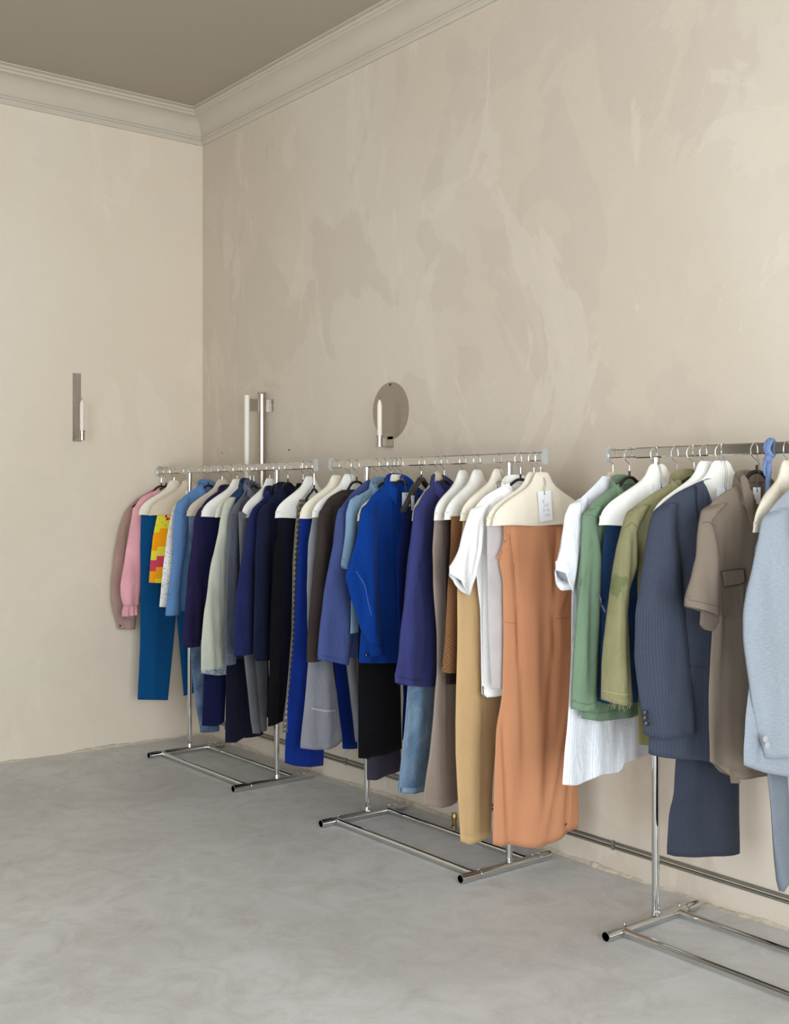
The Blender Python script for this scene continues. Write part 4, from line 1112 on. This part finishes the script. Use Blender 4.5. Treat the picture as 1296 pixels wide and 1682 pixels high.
H13 = Fr(819, 755.6, hw=0.211)
covered_hanger(H13, 'cream', 'cream cotton-covered hanger over the camel trousers', ztop=1.503)
N13 = cloth('camel_cotton', rgb(206, 170, 120), wr=0.25, var=0.04)
trousers('trousers', 'long camel trousers below the white shirt', H13, N13, [
    dict(L=[(761, 853), (755, 920), (751.5, 960), (752, 1053), (749, 1171), (749, 1237), (753, 1329), (756, 1381)], R=[(800, 900), (824, 1132), (816, 1210), (808, 1289), (805, 1372)], hem=[(756, 1382), (766, 1386), (785, 1379), (805, 1371)])], b=0.022, amp=0.005, nc=-0.002)
price_tag(H13, 0, 'small white price tag by the collar of the white shirt', w=0.024, h=0.030, n=0.034, zs=1.51, top=(817, 800))

H14 = Fr(855, 775, hi=20)
black_hanger(H14, 1.46, 'black hanger in the collar of the white shirt')
N14 = cloth('white_cotton', rgb(240, 239, 238), wr=0.4, var=0.015, sheen=0.02)
r, zn, tip, hz = jacket('shirt', 'shirt', 'white short-sleeved shirt with collar', H14,
    [(832, 796), (797, 813), (777, 836), (761, 878), (747, 922), (739, 943)], 3, N14, SR=[(798, 850), (797, 870), (790, 912), (782, 955), (772, 978)], hem=[(791, 1139.7), (797, 1145), (811, 1143.7), (830, 1140)], b=0.020, sb=0.030, snc=0.022,
    BL=[(792, 860), (782, 930), (783, 955), (789, 1003), (790, 1060), (791, 1140)], slh=[(739, 943), (750, 953), (754, 962), (762, 972), (772, 978), (783, 955)], col=True, cargs=dict(a=0.066, bb=0.032, stand=0.034, fall=0.03), band=0.012, samp=0.008,
    screases=(tuple(H14.pt(775, 850, .02))+tuple(H14.pt(752, 940, .02))+(0.008, 0.006), tuple(H14.pt(790, 850, .02))+tuple(H14.pt(772, 960, .02))+(0.010, -0.012)), creases=(tuple(H14.pt(797, 900, .02))+tuple(H14.pt(800, 1140, .02))+(0.006, -0.006),))
seam(H14, r, LAST['sleeve'], (205, 205, 208), [(741, 936), (752, 945), (768, 962)])
sl = H14.pts([(796, 1128), (797.5, 1128), (797.8, 1146), (796.6, 1146)], 0.02)
patch('hem_slit', H14, r, DARKM, sl, 0.0205, 0.001, on=LAST['body'])

H15 = Fr(877, 798, hw=0.211, lo=-14, hi=20)
covered_hanger(H15, 'cream', 'cream cotton-covered hanger second from the near end of the middle rack', ztop=1.488, b=0.016)
N15 = cloth('pearl_grey_silk', rgb(200, 192, 190), wr=0.12, rough=0.6, sheen=0)
drape('dress', 'dress', 'pearl grey silky tunic between the white shirt and the orange dress', H15, N15,
    [(800, 866), (801, 950), (803, 1040), (808, 1131)], (0.1, 0.12), hem=[(808, 1132), (824, 1130.5), (850, 1127)], amp=0.005, b=0.011, nc=0.0, part='dress_panel')

H16 = Fr(888, 806, hw=0.211, lo=-20, hi=10)
covered_hanger(H16, 'cream', 'large cream cotton-covered hanger with a handwritten tag, over the orange dress', ztop=1.487, b=0.022, wave=0.004, nc=0.008)
N16 = cloth('terracotta_crepe', rgb(206, 142, 101), wr=0.10, var=0.02, sheen=0.05)
def cp(fr, a, b, w, am, n=0.02): return tuple(fr.pt(*a, n))+tuple(fr.pt(*b, n))+(w, am)
r = drape('dress', 'dress', 'long sleeveless terracotta orange dress with gathered waist', H16, N16,
    [(829, 858), (829, 885), (825, 903), (818, 919), (822, 935), (826, 953), (827, 1060), (825, 1145), (815, 1197), (811, 1300), (809, 1386)],
    [(928, 860), (940, 950), (944, 1100), (944, 1250), (950, 1300), (950, 1361)],
    hem=[(809, 1387), (820, 1389), (832, 1385), (855, 1389), (876, 1389), (900, 1382), (915, 1376), (930, 1364), (950, 1360)], b=0.026, nc=0.004, amp=0.005, k=(20, 45), part='dress_body', band=0, wrinkle=0.0004, kz=1.5,
    creases=(cp(H16, (839, 862), (850, 1000), 0.007, -0.0090), cp(H16, (850, 985), (853, 1100), 0.006, -0.0180), cp(H16, (853, 1060), (862, 1290), 0.010, -0.0120),
             cp(H16, (907, 1000), (915, 870), 0.010, -0.0150), cp(H16, (908, 1000), (911, 1080), 0.008, -0.0210), cp(H16, (908, 1005), (895, 880), 0.012, 0.0090), cp(H16, (909, 1010), (935, 960), 0.008, 0.0090),
             cp(H16, (908, 1060), (893, 1330), 0.018, -0.0180), cp(H16, (930, 1170), (888, 1380), 0.008, 0.0150), cp(H16, (880, 1000), (876, 1330), 0.026, 0.0180), cp(H16, (829, 1180), (836, 1385), 0.008, -0.0150), cp(H16, (935, 1280), (930, 1365), 0.008, -0.0180)))
seam(H16, r, LAST['panel'], (150, 96, 64), [(826, 1022), (851, 1024)])
seam(H16, r, LAST['panel'], (140, 86, 56), [(910, 1016), (936, 1014)])
seam(H16, r, LAST['panel'], (150, 96, 64), [(839, 862), (841, 900), (848, 960), (852, 1060)], r=.001)  # not stitched: dark line along the vertical crease, its shade put into the colour
ws = H16.pts([(826, 1022), (850, 1024), (850, 1025.2), (826, 1023.2)], 0.03)
al = H16.pts([(829, 858), (840, 858), (840, 880), (836, 898), (828, 912), (818, 920), (819, 915), (825, 903), (829, 885)], 0.02)
patch('armhole_facing', H16, r, N16, al, 0.010, 0.002, on=LAST['panel'])
price_tag(H16, 0, 'large white price tag with pencil writing on the cream hanger cover above the orange dress', w=0.056, h=0.108, n=0.042, zs=1.50, writing=True, tilt=0.09, top=(894, 811))

# ================================================================== NEAREST RACK
K1 = Fr(1007, 945, lo=-20)
covered_hanger(K1, 'beige', 'beige hanger peeking out of the white striped shirt', ztop=1.482, b=0.014)
Q1 = cloth('white_blue_stripe', rgb(232, 234, 240), pattern='stripe', c2=rgb(150, 158, 182), freq=95, duty=0.14, mix=0.7, wr=0.5, var=0.015, sheen=0.02)
r, zn, tip, hz = jacket('shirt', 'shirt', 'long white shirt with fine blue stripes and short sleeve, right of the orange dress', K1,
    [(996, 784), (972, 802), (943, 827), (933, 847), (923, 896), (913.8, 937)], 3, Q1, SR=[(965, 860), (958, 900), (948, 930), (937, 969)], hem=[(925, 1289), (944, 1289), (963, 1281), (976, 1271), (1012, 1268), (1018, 1252), (1049, 1243), (1070, 1238)], b=0.018, sb=0.026, snc=0.016, w=0.22,
    BL=[(948, 880), (942, 940), (939.7, 970), (938, 1082), (932, 1180), (927, 1245), (925, 1289)], slh=[(913.8, 937), (920, 941), (924, 958), (932, 971), (937, 969), (950, 940)], samp=0.008, band=0.01, far=False)
Q1.name = 'white_blue_stripe'

K2 = Fr(1034, 965)
black_hanger(K2, 1.462, 'black hanger in the collar of the green jacket')
Q2 = cloth('sage_green_cotton', rgb(112, 138, 112), pattern='twill', c2=rgb(128, 152, 124), weave=0.5, wr=0.45)
r, zn, tip, hz = jacket('jacket', 'jacket', 'sage green cotton jacket with wide sleeve', K2,
    [(1006, 797), (982, 815), (963, 840), (960, 870), (957, 899), (950, 960), (946, 1051), (939.7, 1164.5)], 3, Q2, SR=[(980, 850), (985.6, 914), (983, 1000), (980, 1080), (978, 1156)], hem=[(955, 1180), (980, 1184), (1010, 1180), (1031, 1176), (1050, 1170)], b=0.020, sb=0.028, snc=0.016,
    BL=[(965, 900), (957, 1100), (954, 1180)], slh=[(939.7, 1164.5), (955, 1167.6), (966, 1163), (980, 1156)], col=True, cargs=dict(a=0.062, bb=0.034, stand=0.034, fall=0.034), samp=0.006, screases=(cp(K2, (972, 860), (960, 1150), 0.012, -0.008), cp(K2, (955, 930), (946, 1000), 0.010, 0.010)))
seam(K2, r, LAST['sleeve'], (78, 104, 80), [(963, 848), (970, 845), (979, 852)])
seam(K2, r, LAST['sleeve'], (82, 108, 84), [(941, 1152), (958, 1156), (978, 1146)])
seam(K2, r, LAST['body'], (82, 108, 84), [(962, 1170), (985, 1172), (1025, 1166)])
gs = K2.pts([(959, 885), (950, 940), (941, 957), (947, 966), (953.5, 973), (960, 950), (966, 900)], 0.0)
patch('sleeve_fold', K2, r, Q2, gs, 0.026, 0.004)

K3 = Fr(1080, 983, hw=0.211, lo=-26)
covered_hanger(K3, 'white', 'bright white cotton-covered hanger right of the green jacket collar', ztop=1.505, h=0.2)
Q3 = cloth('dark_indigo_denim', rgb(24, 48, 82), pattern='denim', c2=rgb(46, 76, 116), mix=0.5)
Q3s = cloth('pale_stitching', rgb(120, 130, 150), wr=0.1)
r = drape('dungarees', 'dungarees', 'dark indigo denim dungarees with a pale stitched seam, between green jacket and olive shirt', K3, Q3,
    [(996, 860), (990, 898), (984, 975), (983, 1060), (983, 1152)], (0.16, 0.18), hem=[(983, 1152), (992, 1155), (1053, 1152), (1080, 1149)], b=0.018, nc=-0.002, part='denim_body')
st = K3.pts([(980, 972), (996, 1004), (995, 1007), (979, 976)], 0.01)
patch('stitched_seam', K3, r, Q3s, st, 0.018, 0.001, on=LAST['panel'])
price_tag(K3, 0, 'white price tag on the bright white hanger cover, left of the olive collar', w=0.050, h=0.07, n=0.036, zs=1.52, top=(1086, 800))

K4b = Fr(1112, 1040, hw=0.18, lo=-14)
Q4b = cloth('mustard_canvas', rgb(150, 142, 88))
black_hanger(K4b, 1.425, 'hanger of the mustard canvas trousers, hidden behind the olive collar')
drape('trousers', 'trousers', 'mustard canvas trousers of which a corner shows left of the pinstripe cuff', K4b, Q4b,
    [(1046, 900), (1048, 1100), (1049, 1222)], (0.08, 0.1), hem=[(1049, 1223), (1064, 1224), (1080, 1222)], b=0.012, zt=1.34, part='trouser_panel', nc=-0.004)

K4 = Fr(1140, 1032, lo=-26)
black_hanger(K4, 1.458, 'black hanger in the collar of the olive shirt')
Q4 = cloth('olive_cotton', rgb(140, 136, 98), pattern='patch', c2=rgb(104, 112, 72), pu=9, pv=9, wr=0.5, weave=0.5)
Q4s = cloth('olive_cotton_patched', rgb(140, 136, 98), pattern='patch', c2=rgb(100, 112, 70), pu=0.082, pv=K4.pt(1015, 960, .016)[1], wr=0.5, weave=0.5)
r, zn, tip, hz = jacket('shirt', 'shirt', 'faded olive shirt with a darker sleeve patch and frayed sleeve end', K4,
    [(1110, 790), (1070, 811), (1033, 838), (1022, 870), (1013, 900), (1007, 929), (998, 1005), (991, 1060), (988.6, 1097), (988, 1149)], 3, Q4, SR=[(1048, 870), (1047, 930), (1033, 975), (1031, 1010), (1035, 1080), (1039, 1152)], hem=[(1046, 1140), (1100, 1135)], b=0.020, sb=0.032, snc=0.016, sm=Q4s,
    BL=[(1048, 900), (1048, 980), (1056, 1040), (1056, 1140)], slh=[(988, 1149), (1001, 1152), (1020, 1156), (1039, 1157)], col=True, cargs=dict(a=0.068, bb=0.036, stand=0.036, fall=0.034), samp=0.006,
    screases=(cp(K4, (1040, 870), (1033, 975), 0.010, -0.012), cp(K4, (1026, 980), (1030, 1150), 0.008, -0.008), cp(K4, (1012, 940), (1005, 1120), 0.012, 0.005)))
seam(K4, r, LAST['sleeve'], (104, 100, 66), [(1026, 868), (1036, 858), (1046, 866)], r=.0012)
seam(K4, r, LAST['sleeve'], (176, 172, 132), [(990, 1134), (1010, 1137), (1038, 1140)])
rnd = random.Random(5); b = MB()
for i in range(26):
    s0, z0 = K4.pt(1006+i*1.2, 1154, 0.03); n_ = 0.016+rnd.uniform(-.015, .032); L_ = rnd.uniform(0.006, 0.026)
    b.tube([(n_, s0, z0-hz+0.006), (n_+rnd.uniform(-.004, .004), s0+rnd.uniform(-.004, .004), z0-hz-L_*.5), (n_+rnd.uniform(-.006, .006), s0+rnd.uniform(-.006, .006), z0-hz-L_)], [0.0016, 0.0012, 0.0006], 5)
f = b.build('frayed_threads', Q4, r); f['kind'] = 'stuff'
# shoulder yoke seam
ys = K4.pts([(1033, 842), (1041, 838), (1060, 826), (1106, 806), (1106, 808), (1060, 829), (1042, 841), (1034, 845)], 0.02)
patch('yoke_seam', K4, r, Q4, ys, 0.0175, 0.002, on=LAST['body'])

K6 = Fr(1160, 1068, hw=0.211, lo=-26)
covered_hanger(K6, 'white', 'white cotton-covered hanger showing as a strip behind the pinstripe blazer shoulder', ztop=1.510, h=0.2, b=0.022)
Q6 = cloth('charcoal_pinstripe', rgb(58, 62, 76), pattern='pin', c2=rgb(92, 98, 114), freq=120, duty=0.14, mix=0.35, wr=0.12)
trousers('trousers', 'navy pinstripe suit trousers hanging lowest below the blazer', K6, Q6, [
    dict(L=[(1112, 900), (1112, 1100), (1110, 1245), (1107, 1308), (1099, 1346), (1095.5, 1403)], R=[(1214, 900), (1214, 1276), (1215, 1350), (1216, 1402)], hem=[(1095.5, 1403), (1106, 1405.5), (1160, 1405), (1216, 1402)])], b=0.020, band=0, amp=0.003)
K5 = Fr(1187, 1076, hw=0.212, lo=-26)
covered_hanger(K5, 'white', 'white cotton-covered hanger with a price tag, inside the collar of the pinstripe blazer', ztop=1.510, h=0.2, b=0.017, nc=-0.010)
Q5 = cloth('navy_pinstripe_wool', rgb(66, 72, 88), pattern='pin', c2=rgb(118, 124, 142), freq=120, duty=0.14, mix=0.32, wr=0.15, var=0.04)
BTN = plain('dark_horn', rgb(42, 40, 44), 0.35)
r, zn, tip, hz = jacket('blazer', 'blazer', 'navy grey pinstripe blazer with notched lapel and sleeve buttons', K5,
    [(1150, 790), (1112, 808), (1076, 836), (1068, 862), (1060, 900), (1051, 960), (1043.6, 1005), (1042, 1082), (1050, 1150), (1058, 1207)], 3, Q5, SR=[(1113, 880), (1119, 940), (1124, 1005), (1134, 1082), (1140, 1150), (1144, 1203)], hem=[(1064, 1236), (1070, 1240), (1090, 1243), (1125, 1246), (1162, 1248), (1190, 1246)], b=0.028, sb=0.034, snc=0.014, vn=(0.30, 0.075),
    BL=[(1085, 900), (1075, 1100), (1066, 1236)], slh=[(1059, 1207), (1068, 1210), (1085, 1210), (1115, 1206), (1144, 1202)], samp=0.003, band=0, w=0.235, neck=0.05, creases=(cp(K5, (1112, 830), (1122, 1000), 0.008, -0.006),), screases=(cp(K5, (1068, 1120), (1100, 1160), 0.012, -0.006),), zn=K5.pt(1150, 786)[1])
seam(K5, r, LAST['body'], (38, 42, 56), [(1094, 834), (1108, 870), (1116, 930), (1120, 1000)], r=.0012)
lp = K5.pts([(1144, 797), (1156, 789), (1162, 800), (1168, 822), (1172, 850), (1176, 900), (1160, 866), (1143, 852), (1142, 825)], 0.03)
lpo = patch('lapel', K5, r, Q5, lp, 0.016, 0.005, bend=lambda s, z: min(0.018, max(0, (lp[1][1]-z)*0.22)))
seam(K5, r, lpo, (30, 33, 44), [(1145.5, 799), (1143.5, 825), (1144.5, 850), (1159, 863)], n=.03, r=.0013)
for i, (x, y) in enumerate(((1059, 1171), (1059, 1180), (1061, 1189))):
    buttons(K5, r, BTN, [K5.pt(x+2, y, 0.046)], 0.0085, 0.044)
fl = K5.pts([(1118, 1095), (1170, 1098), (1170, 1124), (1118, 1120)], 0.03)
patch('pocket_flap', K5, r, Q5, fl, 0.028, 0.003, on=LAST['body'])

price_tag(K5, 0, 'white price tag left of the brown shirt collar', w=0.058, h=0.10, n=0.034, zs=1.53, top=(1192, 806))

K7 = Fr(1243, 1158, lo=-26)
black_hanger(K7, 1.472, 'black hanger in the collar of the brown short-sleeved shirt', thick=0.0065)
Q7 = cloth('taupe_brown_cotton', rgb(134, 120, 106), wr=0.2, var=0.03)
Q7d = cloth('brown_seam', rgb(86, 74, 64))
r, zn, tip, hz = jacket('shirt', 'shirt', 'taupe brown short-sleeved shirt with flapped chest pocket', K7,
    [(1213, 794), (1180, 813), (1160, 836), (1153, 860), (1148, 890), (1144.5, 914), (1132, 969), (1126.8, 996)], 3, Q7, SR=[(1171, 855), (1176, 900), (1177, 950), (1178, 1011)], hem=[(1164, 1251), (1175, 1256), (1190, 1270), (1208, 1278), (1230, 1276), (1254, 1270), (1290, 1262)], b=0.024, sb=0.034, snc=0.018,
    BL=[(1172, 900), (1170, 1036), (1164, 1128), (1163, 1200), (1164, 1251)], slh=[(1126.8, 996), (1150, 1002), (1178, 1011.5)], col=True, cargs=dict(a=0.066, bb=0.040, stand=0.038, fall=0.04, point=0.03), samp=0.003, band=0.02, amp=0.009,
    creases=(cp(K7, (1176, 860), (1176, 1000), 0.010, -0.010), cp(K7, (1190, 870), (1186, 1100), 0.012, 0.006)))
seam(K7, r, LAST['sleeve'], (88, 76, 66), [(1153, 860), (1162, 857), (1171, 866)], r=.001)
seam(K7, r, LAST['sleeve'], (92, 80, 70), [(1129, 985), (1150, 990), (1177, 997)])
for q in ([(1189, 939), (1223, 934), (1226, 956), (1215, 961), (1192, 966), (1189, 939)],):
    K7Q = q
seam(K7, r, LAST['body'], (84, 72, 62), [(1172, 880), (1174, 950), (1176, 1030)], r=.0012)
ul = K7.pts([(1151, 1000), (1180, 1008), (1178, 1022), (1172, 1024), (1164, 1036), (1156, 1034), (1149, 1026)], 0.0)
patch('sleeve_underside', K7, r, Q7, ul, 0.0, 0.012)
pf = K7.pts([(1189, 939), (1223, 934), (1226, 956), (1215, 961), (1192, 966)], 0.03)
pfo = patch('pocket_flap', K7, r, Q7, pf, 0.028, 0.005, on=LAST['body'], lift=0.003)
seam(K7, r, pfo, (62, 50, 42), [(1189, 939), (1223, 934.5), (1225.5, 955.5), (1215, 960.5), (1192, 965), (1189.5, 940)], n=.03, r=.0011)  # dark outline painted in place of shading at the flap edge
pe = K7.pts([(1190, 960), (1225, 955), (1224, 1010), (1195, 1013)], 0.03)
patch('pocket', K7, r, Q7, pe, 0.026, 0.0025, on=LAST['body'])
cl = K7.pts([(1217, 786), (1221, 779), (1228, 786), (1236, 815), (1240, 872), (1232, 850), (1224, 822)], 0.05)
patch('collar_point', K7, r, Q7, cl, 0.046, 0.003)
tl = K7.pts([(1192, 1262), (1206, 1268), (1208, 1284), (1194, 1284)], 0.0)
patch('shirt_tail', K7, r, Q7, tl, 0.015, 0.006)
price_tag(K7, 0, 'white price tag inside the brown shirt collar', w=0.03, h=0.05, n=0.016, zs=1.53, top=(1243, 806))

# twisted blue cloth strip tied round the rail
BW = cloth('faded_blue_cloth', rgb(120, 142, 190), wr=0.6)
xs = rail_x(1266); ts = empty('cloth_tie', (xs, RY, 1.36)); tag(ts, 'frayed light blue cloth strip knotted round the rail of the nearest rack', 'cloth strip')
b = MB(); zc = RZ-1.36
for k, (dx, rr) in enumerate(((0, .007), (.006, .006), (-.006, .006))):
    b.tube([(dx+.002*math.sin(a*3+k), 0.0165*math.cos(a)*1.0, zc+0.0245*math.sin(a)) for a in np.linspace(0, 2*math.pi, 25)], rr, 8, cap=False)
b.tube([(0, -0.014, zc-0.026), (0.004, -0.020, zc-0.034), (0, -0.012, zc-0.042)], [0.010, 0.014, 0.008], 10, smooth=4)
b.build('knot', BW, ts)
b = MB(); b.tube([(0, -0.014, zc-0.034), (.003, -0.016, zc-0.07), (-.003, -0.010, zc-0.11), (.002, -0.012, zc-0.155)], [0.008, 0.0095, 0.007, 0.010], 8, smooth=5)
b.tube([(0, -0.02, zc-0.034), (.004, -0.038, zc-0.050), (.002, -0.034, zc-0.075), (0, -0.022, zc-0.085)], [0.005, 0.006, 0.004, 0.003], 8, smooth=5)
b.build('hanging_end', BW, ts)

KC = Fr(1293, 1238, hw=0.211, lo=-10, hi=45)
K8 = Fr(1350, 1257, hw=0.22, lo=-12, hi=45)
covered_hanger(KC, 'cream', 'cream cotton-covered hanger cut off by the right edge, left of the light grey blazer', ztop=1.505, h=0.205, b=0.026)
black_hanger(K8, 1.46, 'black hanger just outside the right edge carrying the light grey blazer')
Q8 = cloth('light_grey_wool', rgb(138, 147, 160), pattern='melange', c2=rgb(176, 184, 192), wr=0.15, var=0.03)
r, zn, tip, hz = jacket('blazer', 'blazer', 'light grey wool blazer at the right edge of the photo', K8,
    [(1310, 792), (1281, 817), (1259, 846), (1252, 875), (1241, 915), (1228, 970), (1221.5, 1010), (1222, 1050), (1228, 1100), (1236, 1150), (1245, 1203), (1256, 1244)], 3, Q8, SR=[(1300, 880), (1312, 950), (1320, 1040), (1330, 1130), (1335, 1240)], hem=[(1222, 1257), (1235, 1262), (1248, 1267), (1296, 1275), (1340, 1278)], b=0.028, sb=0.034, snc=0.014, vn=(0.3, 0.07),
    BL=[(1240, 900), (1234, 1100), (1225, 1190), (1222, 1257)], slh=[(1256, 1245), (1275, 1243), (1296, 1240), (1335, 1234)], samp=0.003, band=0, neck=0.05, w=0.24, zn=1.455,
    creases=(cp(K8, (1262, 1150), (1252, 1260), 0.012, -0.008),))
BTL = plain('grey_horn', rgb(168, 168, 172), 0.3)
buttons(K8, r, BTL, [K8.pt(1258, 1214, 0.048), K8.pt(1261, 1224, 0.048)], 0.0095, 0.046)
K9 = KC
Q9 = cloth('mid_grey_suiting', rgb(118, 126, 138), pattern='melange', c2=rgb(140, 148, 158), wr=0.12)

trousers('trousers', 'mid grey suit trousers with a pointed low fold at the right edge', K9, Q9, [
    dict(L=[(1262, 1100), (1261, 1273), (1267, 1340), (1269, 1380), (1271.7, 1428), (1282, 1463)], R=[(1290, 1100), (1290, 1273), (1297, 1380), (1296, 1440), (1285, 1465)], hem=[(1272, 1430), (1282, 1464), (1289, 1465), (1296, 1440)])], b=0.016, nc=0.0, crease=False, band=0)

for fr in PENDING:
    if fr.bh: hanger_arm(fr)
